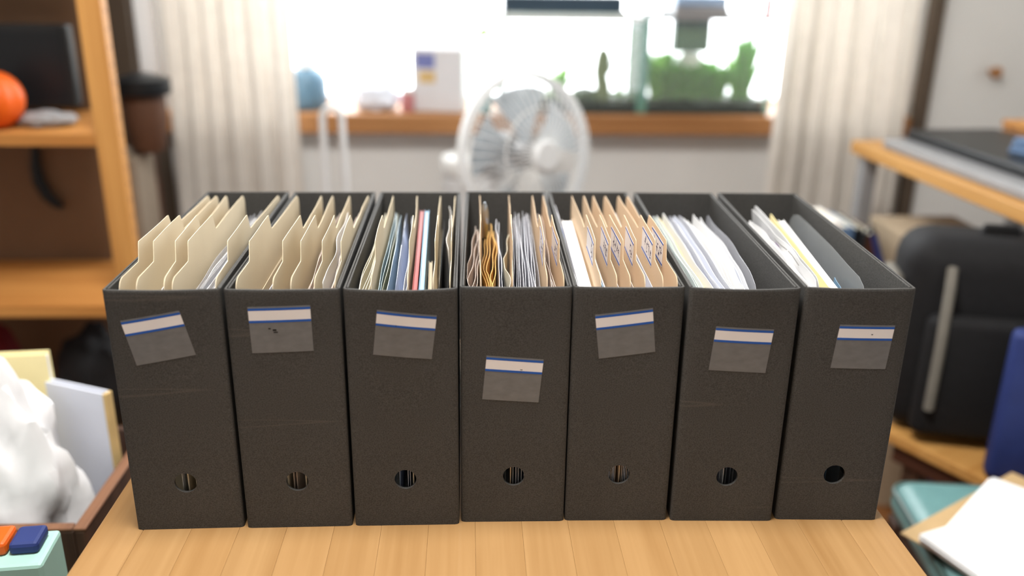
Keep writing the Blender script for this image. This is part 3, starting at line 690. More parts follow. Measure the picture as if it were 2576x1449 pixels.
NM6 = {'sleeve': ('plastic_sleeve', 'clear plastic sleeve among loose white sheets', 'plastic sleeve', 'clear sleeves'), 'paper': ('paper_sheet', 'loose white paper sheet', 'paper', 'white sheets'),
       'paper_cool': ('paper_sheet', 'loose bluish white paper sheet', 'paper', 'bluish sheets'), 'paper_green': ('paper_sheet', 'loose pale greenish sheet near the shelf side', 'paper', 'greenish sheets'), 'paper_yellow': ('paper_sheet', 'pale yellow sheet', 'paper', None)}
for k, (a, b, m_, tp) in enumerate(B6):
    nm, lb, ct, gr = NM6[m_]
    late = k > 13
    sheet(5, a, b, tp, m_, nm, lb, ct, gr, v0=1.0 + (3.0 if late else 0), v1=31.2, bow=.25 if late else .12, wave=.1 if not late else .18, lean=0 if not late else .1, r=.3 if m_ != 'sleeve' else 1.2, ph=k * .25,
          prints=[('text_line', 17 + .6 * t_, 17.25 + .6 * t_, 19.4, 21.4, 'grey_fabric') for t_ in range(4)] if k == 15 else [('blue_rule', 7.5, 14, 21.55, 21.62, 'line_blue')] if k == 10 else [])
# box next to the teal chair
sheets(6, [(.6, .9, 23.4), (.95, 1.5, 23.7), (1.3, 2.0, 23.2), (1.65, 2.5, 22.9)], 'paper', 'paper_sheet', 'crumpled white paper', 'paper', 'crumpled white papers', v0=1.0, v1=25, wave=.3, bow=.15)
sheets(6, [(.75, 1.2, 22.6)], 'sleeve', 'plastic_sleeve', 'clear sleeve among crumpled papers', 'plastic sleeve', None, v0=1, v1=29)
sheet(6, 2.3, 3.5, 24.0, 'paper', 'paper_sheet', 'white form with its top curling over', 'paper', v0=2.0, v1=29.5, curl=-.75, cw=17.5, wave=.1, bow=.3, nr=14, r=.8, prints=[('printed_column', 19, 26, 21.6, 23.0, 'ink_violet'), ('printed_column', 16.5, 18.3, 21.5, 22.9, 'ink_violet'), ('frame_line', 9, 27.5, 23.15, 23.22, 'grey_fabric'), ('frame_line', 9, 27.5, 21.0, 21.06, 'grey_fabric'), ('text_line', 10, 15.5, 22.0, 22.1, 'grey_fabric'), ('text_line', 10, 15.5, 21.7, 21.8, 'grey_fabric')])
sheet(6, 2.75, 4.1, 24.1, 'paper', 'paper_sheet', 'folded white paper curling over the form', 'paper', v0=3.0, v1=30.8, curl=-.7, cw=17.8, wave=.08, bow=.35, nr=12, r=.8)
sheets(6, [(2.6, 4.6, 21.0), (2.95, 4.85, 21.5), (3.2, 5.1, 21.2)], 'paper', 'paper_sheet', 'white sheet before the pale yellow folder', 'paper', 'white sheets', v0=1.0, v1=29, wave=.15)
sheet(6, 3.5, 5.7, 22.9, 'paper_yellow', 'paper_folder', 'pale yellow folder with red and green print', 'folder', v0=1.0, v1=31, th=.08, wave=.05, prints=[('green_print', 13.5, 16.5, 21.55, 21.75, 'plant_green'), ('red_print', 7.5, 12.5, 21.5, 21.62, 'red_print'), ('red_print', 12.0, 12.6, 21.3, 21.75, 'red_print')])
sheet(6, 3.72, 5.95, 22.4, 'paper_yellow', 'paper_folder', 'pale yellow inner paper before the white book', 'folder', v0=1.0, v1=30, th=.05, wave=.05)
book(6, 4.05, 4.75, 6.3, 2.5, 29.8, 22.2, ('paper', 'paper'), 'paper', 'white book with a green spine and blue printed cover, in last file box', spine='plant_green')
sheet(6, 7.0, 8.4, 23.3, 'sleeve_thin', 'plastic_sleeve', 'large clear folder with rounded corner', 'plastic sleeve', v0=3.2, v1=32, th=.06, wave=.05, r=3.0, bow=.35)
sheet(6, 5.4, 7.2, 21.3, 'blue_cover', 'paper_sheet', 'blue printed leaflet beside the green spine', 'paper', v0=2.6, v1=12, th=.05, wave=.05)
for q_ in QUEUE:
    for _, fn_ in sorted(q_, key=lambda x: x[0]): fn_()
# pen standing among the brown envelopes
pen = empty('pen', place(3, 2.35, 27.6), BOX[3][2], 'silver tipped dark pen standing upright behind the brown envelopes', 'pen')
MB().lathe([(.002, 0), (.0042, .004), (.0042, .205)], 14).build('barrel', 'dark_metal', pen, True)
MB().lathe([(.0048, .205), (.0050, .225), (.0046, .236), (.003, .243), (.0008, .247)], 14).build('cap', 'chrome', pen, True)

# ------------------------------------------------------------------ curtains
def curtain(px0, px1, Y, hem, label, folds, seed):
    x0, x1 = at_y(px0, 250, Y).x, at_y(px1, 250, Y).x; rr = random.Random(seed); top = 2.12
    n = folds * 12; cols = lsp(0, 1, n + 1); amps = [rr.uniform(.016, .034) for _ in range(folds + 1)]; sk = [rr.uniform(-.3, .3) for _ in range(folds + 1)]
    vs, fs = [], []; rows = lsp(0, 1, 14)
    for side in (0, 1):
        for c in cols:
            k = c * folds; i = int(min(k, folds - 1)); fr = k - i
            for r in rows:
                ph = 2 * PI * (fr + sk[i] * fr * (1 - fr)); a = amps[i] * (.75 + .35 * r)
                x = (x1 - x0) * c + .012 * math.sin(ph * 2) * r + .01 * math.sin(3 * r + i)
                vs.append((x, -a * math.sin(ph) + .0015 * side + .004 * noise.noise(Vector((c * 9, r * 3, seed))), (top - hem) * (1 - r) + .02 * math.sin(c * 5 + seed) * r))
    m_ = len(rows); N_ = len(cols) * m_
    for a in range(len(cols) - 1):
        for b in range(m_ - 1):
            q = (a * m_ + b, a * m_ + b + 1, (a + 1) * m_ + b + 1, (a + 1) * m_ + b); fs += [q, tuple(t + N_ for t in q[::-1])]
    root = empty('curtain', (x0, Y, hem), 0, label, 'curtain', 'window curtains')
    MB().add(vs, fs).build('panel', 'curtain', root, True)
    h = MB()
    for k in range(folds): h.box(((x1 - x0) * (k + .5) / folds - .01, -.004, top - hem), ((x1 - x0) * (k + .5) / folds + .01, .004, top - hem + .035))
    h.build('heading_hook', 'frame_white', root)
    return root
curtain(420, 738, 1.66, 0.50, 'beige pleated curtain hanging beside the dark shade block and pine shelf', 6, 3)
curtain(1945, 2275, 1.66, 0.45, 'beige pleated curtain hanging beside the green aquarium and desk', 6, 8)
rl = empty('curtain_rail', (0, 1.66, 2.165), 0, 'white curtain rail above the window', 'curtain rail')
MB().bbox((-1.0, -.012, -.01), (1.3, .012, .012), .004).build('rail', 'frame_white', rl)
for x in (-.95, .15, 1.25): MB().bbox((x - .01, 0, -.004), (x + .01, .138, .01), .002).build('bracket', 'frame_white', rl)

# ------------------------------------------------------------------ things on the window sill
SZ = WZ0
def sill(px, Y=1.82): p = at_y(px, 285, Y); return Vector((p.x, Y, SZ))
def span(pxa, pxb, Y): return at_y(pxb, 285, Y).x - at_y(pxa, 285, Y).x
def topz(px, py, Y): return at_y(px, py, Y).z
def tank(pxa, pxb, pytop, Y, name_label, frame):
    x0, x1 = at_y(pxa, 280, Y - .09).x, at_y(pxb, 280, Y - .09).x; w = x1 - x0; h = topz((pxa + pxb) / 2, pytop, Y - .09) - SZ; d = .09
    r = empty('aquarium', ((x0 + x1) / 2, Y, SZ), 0, name_label, 'aquarium')
    W2 = w / 2; t = .004
    MB().box((-W2, -d, .004), (W2, -d + t, h)).build('glass_pane', 'glass', r); MB().box((-W2, d - t, .004), (W2, d, h)).build('glass_pane', 'glass', r)
    for sx in (-1, 1):
        MB().box((min(sx * W2, sx * (W2 - t)), -d + t, .004), (max(sx * W2, sx * (W2 - t)), d - t, h)).build('glass_pane', 'glass', r)
        for sy in (-1, 1): MB().bbox((sx * W2 - .007, sy * d - .007, 0.003), (sx * W2 + .007, sy * d + .007, h), .002).build('corner_seam', 'glass_edge', r)
    MB().bbox((-W2 - .004, -d - .004, 0), (W2 + .004, d + .004, .008), .002).build('base_rim', 'black_plastic', r)
    MB().box((-W2 + t, -d + t, .04), (W2 - t, d - t, h * .88)).build('water', 'water', r)
    # gravel bed with an uneven top
    vs, fs = [], []; nx, ny = 24, 12
    for i in range(nx):
        for j in range(ny):
            x = -W2 + t + (w - 2 * t) * i / (nx - 1); y = -d + t + (2 * d - 2 * t) * j / (ny - 1)
            vs.append((x, y, .03 + .012 * noise.noise(Vector((x * 14, y * 14, w))) + .006 * random.random()))
    for i in range(nx - 1):
        for j in range(ny - 1): fs.append((i * ny + j, (i + 1) * ny + j, (i + 1) * ny + j + 1, i * ny + j + 1))
    b0 = len(vs)
    vs += [(-W2 + t, -d + t, .009), (W2 - t, -d + t, .009), (W2 - t, d - t, .009), (-W2 + t, d - t, .009)]
    fs += [(b0, b0 + 1, b0 + 2, b0 + 3), tuple([b0] + [i * ny for i in range(nx)] + [b0 + 1]), tuple([b0 + 3] + [i * ny + ny - 1 for i in range(nx)] + [b0 + 2]),
           tuple([b0] + list(range(ny)) + [b0 + 3]), tuple([b0 + 1] + [(nx - 1) * ny + j for j in range(ny)] + [b0 + 2])]
    g = MB().add(vs, fs).build('gravel_bed', 'soil', r); g['kind'] = 'stuff'
    rim = MB()
    for a, b in (((-W2 - .004, -d - .004), (W2 + .004, -d + .006)), ((-W2 - .004, d - .006), (W2 + .004, d + .004)), ((-W2 - .004, -d), (-W2 + .006, d)), ((W2 - .006, -d), (W2 + .004, d))):
        rim.box((a[0], a[1], h - .006), (b[0], b[1], h + .006))
    rim.build('top_rim', frame, r)
    return r, W2, d, h
def water_plant(x, y, z, ht, sp, n, seed, m_, label, leafw=.008, group='water plants in the green aquarium'):
    rr = random.Random(seed); root = empty('water_plant', (x, y, z), 0, label, 'plant', group); mb = MB()
    for k in range(n):
        a = rr.uniform(0, 2 * PI); L_ = ht * rr.uniform(.55, 1.0); out = sp * rr.uniform(.2, 1); bx, by = rr.uniform(-.3, .3) * sp, rr.uniform(-.3, .3) * sp * .6
        pts = [Vector((bx + math.cos(a) * out * t ** 1.6, by + .7 * math.sin(a) * out * t ** 1.6, L_ * (t - .12 * t ** 3))) for t in (0, .3, .6, .85, 1)]
        sd = Vector((-math.sin(a), math.cos(a), 0)); vs = []
        for p, wd in zip(pts, (.35, 1, 1, .6, .05)): vs += [p - sd * leafw * wd, p + sd * leafw * wd + Vector((0, 0, .001))]
        mb.add(vs, [(2 * i, 2 * i + 1, 2 * i + 3, 2 * i + 2) for i in range(4)])
    mb.build('foliage', m_, root, True)
    MB().lathe([(.006, -.004), (.008, .004), (.004, .012)], 8).build('root_stock', 'driftwood', root)
    return root
t1, W1, d1, h1 = tank(1265, 1605, 46, 1.86, 'clear aquarium under a dark lamp bar, holding a driftwood post', 'frame_white')
t1x = t1.location.x
lb = empty('aquarium_lamp', (t1x - .015, 1.86, SZ + h1 + .0108), 0, 'long dark navy lamp bar lying on the clear aquarium', 'aquarium lamp')
MB().bbox((-.175, -.05, 0), (.155, .05, .045), .006).build('housing', 'navy_plastic', lb); MB().bbox((-.15, -.035, -.004), (.13, .035, .0), .001).build('lens', 'frame_white', lb)
for sx in (-.17, .15): MB().bbox((sx - .006, -.095, 0), (sx + .006, .095, .008), .002).build('bracket', 'black_plastic', lb)
dw = empty('driftwood_post', (at_y(1512, 240, 1.84).x, 1.84, SZ + .036), 0, 'upright olive driftwood post standing in the clear aquarium', 'driftwood')
MB().tube([(0, 0, -.008), (.004, 0, .03), (-.004, .004, .07), (.003, 0, .11), (0, 0, .135)], [.028, .021, .019, .022, .012], 10).build('trunk', 'driftwood', dw, True)
MB().tube([(0, 0, .05), (.02, .004, .075), (.03, .004, .1)], [.009, .007, .003], 7).build('branch', 'driftwood', dw, True)
water_plant(at_y(1400, 270, 1.88).x, 1.88, SZ + .036, .10, .07, 34, 5, 'plant_light', 'light green water plant low in the clear aquarium', .006, 'water plants in the clear aquarium')
water_plant(at_y(1555, 270, 1.87).x, 1.87, SZ + .036, .17, .03, 16, 9, 'plant_light', 'light green grassy water plant beside the driftwood post', .004, 'water plants in the clear aquarium')
hs = at_y(1470, 260, 1.81); MB().lathe([(.026, 0), (.034, .012), (.03, .03), (.012, .038)], 12, wob=lambda q, z: 1 + .12 * math.sin(3 * q)).build('stone', 'black_plastic', None, True, (hs.x, 1.81, SZ + .03))
tag(bpy.data.objects['stone'], 'rounded black stone on the gravel of the clear aquarium', 'stone')
t2, W2_, d2, h2_ = tank(1618, 1925, 45, 1.86, 'green planted aquarium with a grey top rim beside the curtain', 'grey_plastic')
t2x = t2.location.x
for k, (px, Y, ht, sp, m_, ln) in enumerate([(1660, 1.88, .15, .05, 'plant_green', 70), (1690, 1.82, .11, .05, 'plant_green', 90), (1745, 1.83, .11, .05, 'plant_green', 90), (1800, 1.82, .11, .05, 'plant_green', 90), (1850, 1.88, .16, .05, 'plant_light', 70), (1885, 1.84, .20, .045, 'plant_green', 80), (1640, 1.83, .14, .035, 'plant_light', 50), (1770, 1.90, .12, .05, 'plant_green', 80), (1720, 1.90, .13, .05, 'plant_green', 80)]):
    water_plant(min(max(at_y(px, 270, Y).x, t2x - W2_ + .042), t2x + W2_ - .048), Y, SZ + .036, ht, sp, ln, 20 + k, m_, 'bushy %s water plant in the green aquarium' % ('light green' if m_ == 'plant_light' else 'deep green'), .011)
fx = at_y(1735, 60, 1.90).x
ft = empty('aquarium_filter', (fx, 1.86, SZ + h2_ + .0066), 0, 'filter box with blue lid hanging on the green aquarium, black intake below', 'aquarium filter')
MB().bbox((-.075, -.093, 0), (.075, .093, .022), .005).build('body', 'grey_plastic', ft); MB().bbox((-.072, -.09, .022), (.072, .09, .05), .005).build('lid', 'steel_blue', ft)
MB().bbox((-.055, -.02, -.105), (.05, .03, -.0), .008).build('intake', 'navy_plastic', ft); MB().lathe([(.016, -.16), (.03, -.15), (.034, -.128), (.026, -.108)], 16).build('sponge', 'frame_white', ft, True)
pb = empty('food_bottle', (t2x + W2_ - .018, 1.78, SZ + h2_ + .0066), 0, 'small pink bottle on the corner of the green aquarium', 'bottle')
MB().lathe([(.012, 0), (.013, .004), (.013, .042), (.007, .05)], 16).build('bottle_body', 'pink_item', pb, True); MB().lathe([(.008, .05), (.008, .062)], 12).build('cap', 'frame_white', pb)
# jar, bag, carton, small jar, cup plant
p = sill(778); jr = empty('glass_jar', p, 0, 'blue glass jar with a pale stopper on the sill beside the curtain', 'jar')
r_ = span(735, 825, 1.82) / 2; hz = topz(780, 170, 1.82) - SZ
r_ *= 1.12; MB().lathe([(r_ * .8, 0), (r_ * .97, .01), (r_, hz * .3), (r_, hz * .72), (r_ * .8, hz * .9), (r_ * .5, hz)], 24).build('jar_body', 'teal_glass', jr, True)
MB().lathe([(r_ * .62, .012), (r_ * .78, hz * .3), (r_ * .7, hz * .5), (r_ * .3, hz * .56)], 18).build('contents', 'steel_blue', jr, True)
MB().lathe([(r_ * .48, hz), (r_ * .5, hz + .02), (r_ * .3, hz + .045)], 16).build('stopper', 'frame_white', jr, True)
def lump(name, loc, rad, m_, label, cat, seed, rough=.22, freq=3.0, flat=0.0, parent=None, n=(28, 18)):
    mb = MB(); vs, fs = [], []; nu, nv = n
    for j in range(nv + 1):
        th = PI * j / nv
        for i in range(nu):
            ph = 2 * PI * i / nu; d = Vector((math.sin(th) * math.cos(ph), math.sin(th) * math.sin(ph), -math.cos(th)))
            k = 1 + rough * noise.noise(d * freq + Vector((seed, 0, 0))) + rough * .5 * abs(noise.noise(d * freq * 2.3 + Vector((0, seed, 0))))
            q = Vector((d.x * rad[0], d.y * rad[1], d.z * rad[2])) * k; q.z += rad[2]
            if q.z < flat: q.z = flat
            vs.append((q.x, q.y, q.z - flat))
    for j in range(nv):
        for i in range(nu): i2 = (i + 1) % nu; fs.append((j * nu + i, j * nu + i2, (j + 1) * nu + i2, (j + 1) * nu + i))
    o = mb.add(vs, fs).build(name, m_, parent, True, loc)
    if label: tag(o, label, cat)
    return o
lump('plastic_bag', sill(952), (span(895, 1010, 1.82) / 2, .05, .045), 'pale_blue_bag', 'pale bluish white crumpled bag on the sill before the white carton', 'plastic bag', 4.2, .3, 2.5, .012)
p = sill(1108); cw_ = span(1045, 1172, 1.82); ch = topz(1110, 95, 1.82) - SZ
ct = empty('carton', p, -.15, 'white drink carton with blue and yellow print on the window sill', 'carton')
MB().bbox((-cw_ / 2, -.04, 0), (cw_ / 2, .04, ch * .86), .003).build('carton_body', 'carton_white', ct)
MB().add([(-cw_ / 2, -.04, ch * .86), (cw_ / 2, -.04, ch * .86), (cw_ / 2, .04, ch * .86), (-cw_ / 2, .04, ch * .86), (-cw_ / 2, 0, ch), (cw_ / 2, 0, ch)], [(0, 1, 5, 4), (2, 3, 4, 5), (1, 2, 5), (3, 0, 4), (0, 3, 2, 1)]).build('gable_top', 'carton_white', ct)
MB().box((-cw_ * .42, -.0412, ch * .60), (-cw_ * .05, -.0402, ch * .80)).build('blue_print', 'print_blue', ct)
MB().box((-cw_ * .36, -.0412, ch * .40), (-cw_ * .04, -.0402, ch * .56)).build('yellow_print', 'print_yellow', ct)
p = sill(1026, 1.785); pj = empty('small_jar', p, 0, 'small dusky pink jar in front of the white carton', 'jar')
MB().lathe([(.016, 0), (.019, .005), (.019, .045), (.015, .052)], 18).build('jar_body', 'pink_item', pj, True); MB().lathe([(.017, .052), (.017, .064)], 18).build('lid', 'frame_white', pj)
p = sill(1216, 1.78); cp = empty('potted_plant', p, 0, 'yellow green leafy plant in a cyan pot beside the clear aquarium', 'plant')
MB().lathe([(.02, 0), (.028, .045), (.030, .05), (.026, .05)], 20).build('pot', 'cyan_item', cp, True)
MB().tube([(0, 0, .045), (.006, 0, .12), (-.004, 0, .19)], .003, 6).build('stem', 'leaf_yellow', cp)
for k, (a, zz, L_) in enumerate([(.3, .18, .034), (2.6, .19, .05), (4.2, .17, .06), (4.9, .2, .06), (5.4, .14, .045), (3.6, .12, .04), (4.5, .09, .05)]):
    dx, dy = math.cos(a), math.sin(a) * .5; sd = Vector((-dy, dx, 0)).normalized(); vs = []
    for t, wd in ((0, .1), (.35, 1), (.7, .8), (1, .05)): c = Vector((dx * L_ * t, dy * L_ * t, zz + .03 * math.sin(t * 2.2))); vs += [c - sd * .02 * wd, c + sd * .02 * wd]
    MB().add(vs + [(v[0], v[1], v[2] + .0012) for v in vs], [(0, 1, 3, 2), (2, 3, 5, 4), (4, 5, 7, 6), (8, 10, 11, 9), (10, 12, 13, 11), (12, 14, 15, 13)]).build('leaf', 'leaf_yellow', cp, True)

# ------------------------------------------------------------------ standing fan and white bins behind the table
fc = at_y(1325, 392, 1.22); FY = 1.22; FR = .176
fan = empty('standing_fan', (fc.x, FY + .05, 0), 0, 'white standing fan with round wire cage behind the file boxes', 'fan')
ang = math.radians(38)
RF = Matrix.Translation((0, -.05, fc.z)) @ Matrix.Rotation(ang, 4, 'Z') @ Matrix.Rotation(math.radians(-8), 4, 'X')
def FT(p): return RF @ Vector(p)
def cage(side):
    mb = MB()
    for k in range(48):
        a = 2 * PI * k / 48
        pts = []
        for t in (.22, .45, .7, .9, 1.0): pts.append(FT((FR * t * math.cos(a), side * (.062 * math.sqrt(max(0, 1 - (t * .96) ** 2)) + .004), FR * t * math.sin(a))))
        mb.tube(pts, .0012, 4)
    for t in (.22, .6, 1.0):
        mb.tube([FT((FR * t * math.cos(2 * PI * j / 48), side * (.062 * math.sqrt(max(0, 1 - (t * .96) ** 2)) + .004), FR * t * math.sin(2 * PI * j / 48))) for j in range(48)], .0016 if t < 1 else .0025, 5, closed=True)
    return mb
cage(-1).build('front_grille', 'frame_white', fan); cage(1).build('rear_grille', 'frame_white', fan)
MB().tube([FT((FR * 1.01 * math.cos(2 * PI * j / 60), 0, FR * 1.01 * math.sin(2 * PI * j / 60))) for j in range(60)], .009, 8, closed=True).build('cage_ring', 'white_plastic', fan, True)
for k in range(5):
    a0 = 2 * PI * k / 5 + .3; vs, fs = [], []; nr, na = 6, 6
    for sd_ in (0, 1):
        for i in range(nr):
            for j in range(na):
                r = .03 + (FR * .86 - .03) * i / (nr - 1); aa = a0 + (.16 + .8 * (i / (nr - 1)) ** .7) * (j / (na - 1) - .4); vs.append(FT((r * math.cos(aa), .028 * (j / (na - 1) - .5) + .002 * sd_, r * math.sin(aa))))
    n_ = nr * na
    for i in range(nr - 1):
        for j in range(na - 1): q = (i * na + j, i * na + j + 1, (i + 1) * na + j + 1, (i + 1) * na + j); fs += [q, tuple(x + n_ for x in q[::-1])]
    MB().add(vs, fs).build('blade', 'fan_blade', fan, True)
MB().tube([FT((0, -.072, 0)), FT((0, -.066, 0)), FT((0, -.055, 0))], [.03, .036, .036], 20).build('hub_cap', 'white_plastic', fan, True)
MB().tube([FT((0, -.05, 0)), FT((0, .02, 0))], [.026, .03], 16).build('hub', 'grey_plastic', fan, True)
MB().tube([FT((0, .07, 0)), FT((0, .09, 0)), FT((0, .14, 0)), FT((0, .165, 0))], [.045, .055, .052, .03], 20).build('motor_housing', 'grey_plastic', fan, True)
hb = FT((0, .11, -.04))
MB().tube([(hb.x, hb.y, .03), (hb.x, hb.y, fc.z - .04)], .016, 14).build('pole', 'white_plastic', fan, True)
MB().lathe([(.15, 0), (.155, .008), (.15, .02), (.05, .032), (.03, .05)], 36, (hb.x, hb.y, 0)).build('base', 'white_plastic', fan, True)
bp_ = at_y(1175, 392, 1.60)
bn = empty('storage_bin', (bp_.x + .03, 1.615, 0), 0, 'tall white plastic bin standing behind the standing fan', 'bin')
bz = bp_.z
MB().lathe([(.085, 0), (.09, .01), (.095, bz - .04)], 28).build('bin_body', 'white_plastic', bn, True)
MB().lathe([(.1, bz - .04), (.102, bz - .02), (.096, bz - .004), (.05, bz)], 28).build('lid', 'frame_white', bn, True)
xa, xb = at_y(812, 300, 1.36).x, at_y(858, 300, 1.36).x; zt = at_y(835, 270, 1.36).z
hp = empty('tube_stand', ((xa + xb) / 2, 1.36, 0), 0, 'white bent tube stand in front of the window sill', 'stand')
hw_ = (xb - xa) / 2; MB().tube([(-hw_ - .015, 0, .02)] + [(-hw_ - .01 * (1 - z), 0, z) for z in (.3, .55, zt - hw_)] + [(hw_ * math.cos(PI - PI * k / 8), 0, zt - hw_ + hw_ * math.sin(PI * k / 8)) for k in range(1, 8)] + [(hw_ + .01 * (1 - z), 0, z) for z in (zt - hw_, .55, .3)] + [(hw_ + .015, 0, .02)], .0085, 8).build('hoop', 'white_plastic', hp, True)
MB().bbox((-.08, -.07, 0), (.08, .07, .022), .008).build('foot', 'white_plastic', hp)

# ------------------------------------------------------------------ pine shelf with its things
SX = at_y(188, 0, .97).x; SY0, SY1 = .97, 1.27; SLX = -1.60
shz1 = at_y(120, 338, SY0).z; shz2 = at_y(120, 772, SY0).z
sh = empty('pine_shelf', ((SX + SLX) / 2, (SY0 + SY1) / 2, 0), 0, 'open pine shelf unit with knotty posts and peg holes', 'shelf')
ox, oy = (SX + SLX) / 2, (SY0 + SY1) / 2
def sp(nm, a, b, m_, r=.003, par=None): return MB().bbox((a[0] - ox, a[1] - oy, a[2]), (b[0] - ox, b[1] - oy, b[2]), r).build(nm, m_, par or sh)
for x in (SX, SLX):
    for y in (SY0,):
        po_ = sp('post', (x, y, 0), (x + .044, y + .032, 1.75), 'pine', .003)
        if x == SX and y == SY0:
            for k in range(40):
                z = .10 + k * .032
                MB().tube([(x + .0440 - ox, y + .016 - oy, z), (x + .0446 - ox, y + .016 - oy, z)], .0026, 8).build('peg_hole', 'leather_brown', po_)
for z in (.22, shz2, shz1, 1.35):
    pg = [(SLX + .044, SY0 + .001), (SX, SY0 + .001), (SX, SY0 + .03), (SX - .115, SY1), (SLX + .044, SY1)]
    MB().add([(x - ox, y - oy, z - .022) for x, y in pg] + [(x - ox, y - oy, z) for x, y in pg], [(4, 3, 2, 1, 0), (5, 6, 7, 8, 9)] + [(i, (i + 1) % 5, (i + 1) % 5 + 5, i + 5) for i in range(5)]).build('shelf_board', 'pine_x', sh)
sp('back_panel', (SLX, SY1 + .001, .05), (SX - .115, SY1 + .008, 1.74), 'brown_panel', .001)
Y = 1.14; a = at_y(-220, 290, Y); b = at_y(172, 62, Y)
tv = empty('monitor', ((a.x + b.x) / 2, Y, shz1 + .0008), 0, 'large black screen standing on the pine shelf', 'monitor')
tw_ = (b.x - a.x) / 2; MB().bbox((-tw_, -.012, .025), (tw_, .02, b.z - shz1), .006).build('bezel', 'tv_black', tv); MB().bbox((-tw_ + .012, -.0135, .04), (tw_ - .012, -.0121, b.z - shz1 - .014), .0005).build('screen', 'black_plastic', tv)
MB().bbox((-.02, 0, .005), (.02, .02, .03), .003).build('neck', 'tv_black', tv); MB().bbox((-.1, -.06, 0), (.1, .07, .008), .003).build('stand_foot', 'tv_black', tv)
q = at_y(-22, 250, 1.03)
og = empty('pumpkin', (q.x, 1.03, shz1 + .0008), 0, 'orange ribbed pumpkin ornament on the pine shelf before the black screen', 'ornament')
rr_ = .058; MB().lathe([(rr_ * math.sin(PI * k / 14) * 1.0 + .001, rr_ * .94 - rr_ * .94 * math.cos(PI * k / 14)) for k in range(15)], 40, wob=lambda q_, z: 1 + .045 * math.cos(8 * q_)).build('body', 'orange', og, True)
MB().tube([(0, 0, rr_ * 1.8), (.003, 0, rr_ * 2.05), (.01, 0, rr_ * 2.2)], [.008, .006, .005], 8).build('stem', 'driftwood', og, True)
q = at_y(105, 318, 1.06); lump('cloth', (q.x + .01, 1.06, shz1 + .001), (.055, .035, .016), 'grey_plastic', 'crumpled grey cloth on the pine shelf before the black screen', 'cloth', 2.2, .3, 3, .004)
cb = MB().tube([at_y(px, py, 1.255) for px, py in ((88, 372), (90, 420), (98, 458), (118, 492), (140, 512), (158, 522))], [.009, .012, .014, .013, .011, .007], 8).build('cable', 'black_plastic', None, True); tag(cb, 'thick black cable hanging down the brown back of the pine shelf', 'cable')
q = at_y(10, 900, 1.08); lump('pouch', (q.x - .05, 1.1, .2215), (.08, .06, .13), 'dark_red', 'dark red cloth pouch on the bottom board of the pine shelf', 'pouch', 5.1, .2, 2, .01)
lump('bag', (-0.85, 1.1, .2215), (.075, .07, .12), 'black_fabric', 'soft black bag on the bottom board of the pine shelf', 'bag', 1.1, .25, 2, .01)
# hamper, basket and added shade block between shelf and curtain
HY = 1.36; hx1 = at_y(406, 500, 1.45).x; hx0 = hx1 - .15; hz_ = at_y(385, 386, HY).z
hm = empty('laundry_hamper', ((hx0 + hx1) / 2, HY, .0), 0, 'tall taupe canvas hamper with dark leather corner beside the pine shelf', 'hamper'); hw2 = (hx1 - hx0) / 2
MB().add([(-hw2, -.05, 0), (hw2, -.05, 0), (hw2, .09, 0), (-hw2, .09, 0), (-hw2, -.05, hz_ - .07), (hw2, -.05, hz_ - .005), (hw2, .09, hz_ - .005), (-hw2, .09, hz_ - .07), (-hw2 * .1, -.05, hz_ + .0), (-hw2 * .1, .09, hz_ + .0)],
         [(0, 3, 2, 1), (0, 1, 5, 8, 4), (2, 3, 7, 9, 6), (1, 2, 6, 5), (3, 0, 4, 7), (4, 8, 9, 7), (8, 5, 6, 9)]).build('canvas_body', 'canvas_taupe', hm)
MB().bbox((hw2 - .012, .074, 0), (hw2 + .004, .094, hz_ + .004), .003).build('leather_corner', 'leather_brown', hm)
MB().tube([(-hw2, -.052, hz_ - .09), (-hw2 * .45, -.053, hz_ - .03), (-hw2 * .1, -.053, hz_ + .002)], .004, 6).build('seam', 'dark_metal', hm)
MB().tube([(-hw2 * .8, -.052, hz_ - .06), (0, -.053, hz_ - .035), (hw2 * .85, -.053, hz_ - .015)], .003, 6).build('fold', 'canvas_taupe', hm)
bx_, bw_ = at_y(368, 260, HY + .02).x, .075
bk = empty('lidded_pot', (bx_ - .006, HY + .02, hz_ + .001), 0, 'brown pot with a wide black lid on top of the canvas hamper', 'pot')
zt_ = at_y(368, 185, HY + .02).z - hz_
MB().lathe([(.032, 0), (.040, .01), (.050, zt_ * .5), (.048, zt_ * .74)], 24).build('pot_body', 'speaker_brown', bk, True)
MB().lathe([(.062, zt_ * .74), (.065, zt_ * .8), (.064, zt_ * .93), (.02, zt_)], 28).build('lid', 'black_plastic', bk, True)
cx0, cx1 = at_y(225, 150, 1.70).x, at_y(378, 150, 1.70).x
cbn = empty('tall_shade_block', ((cx0 + cx1) / 2, 1.70, 0), 0, 'tall dark brown block standing in for wall shade between pine shelf and curtain', 'shade block'); c2 = (cx1 - cx0) / 2  # added block, its dark colour stands in for shade on the beige wall
MB().bbox((-c2, -.08, 0), (c2, .085, 1.95), .004).build('shade_block_body', 'dark_taupe', cbn)
dr = MB().bbox((-c2 + .01, -.094, .06), (c2 - .01, -.082, 1.92), .003).build('shade_block_front', 'dark_taupe', cbn)
MB().tube([(-c2 + .03, -.10, .95), (-c2 + .03, -.112, .97), (-c2 + .03, -.112, 1.08), (-c2 + .03, -.10, 1.1)], .004, 6).build('handle', 'dark_metal', dr)

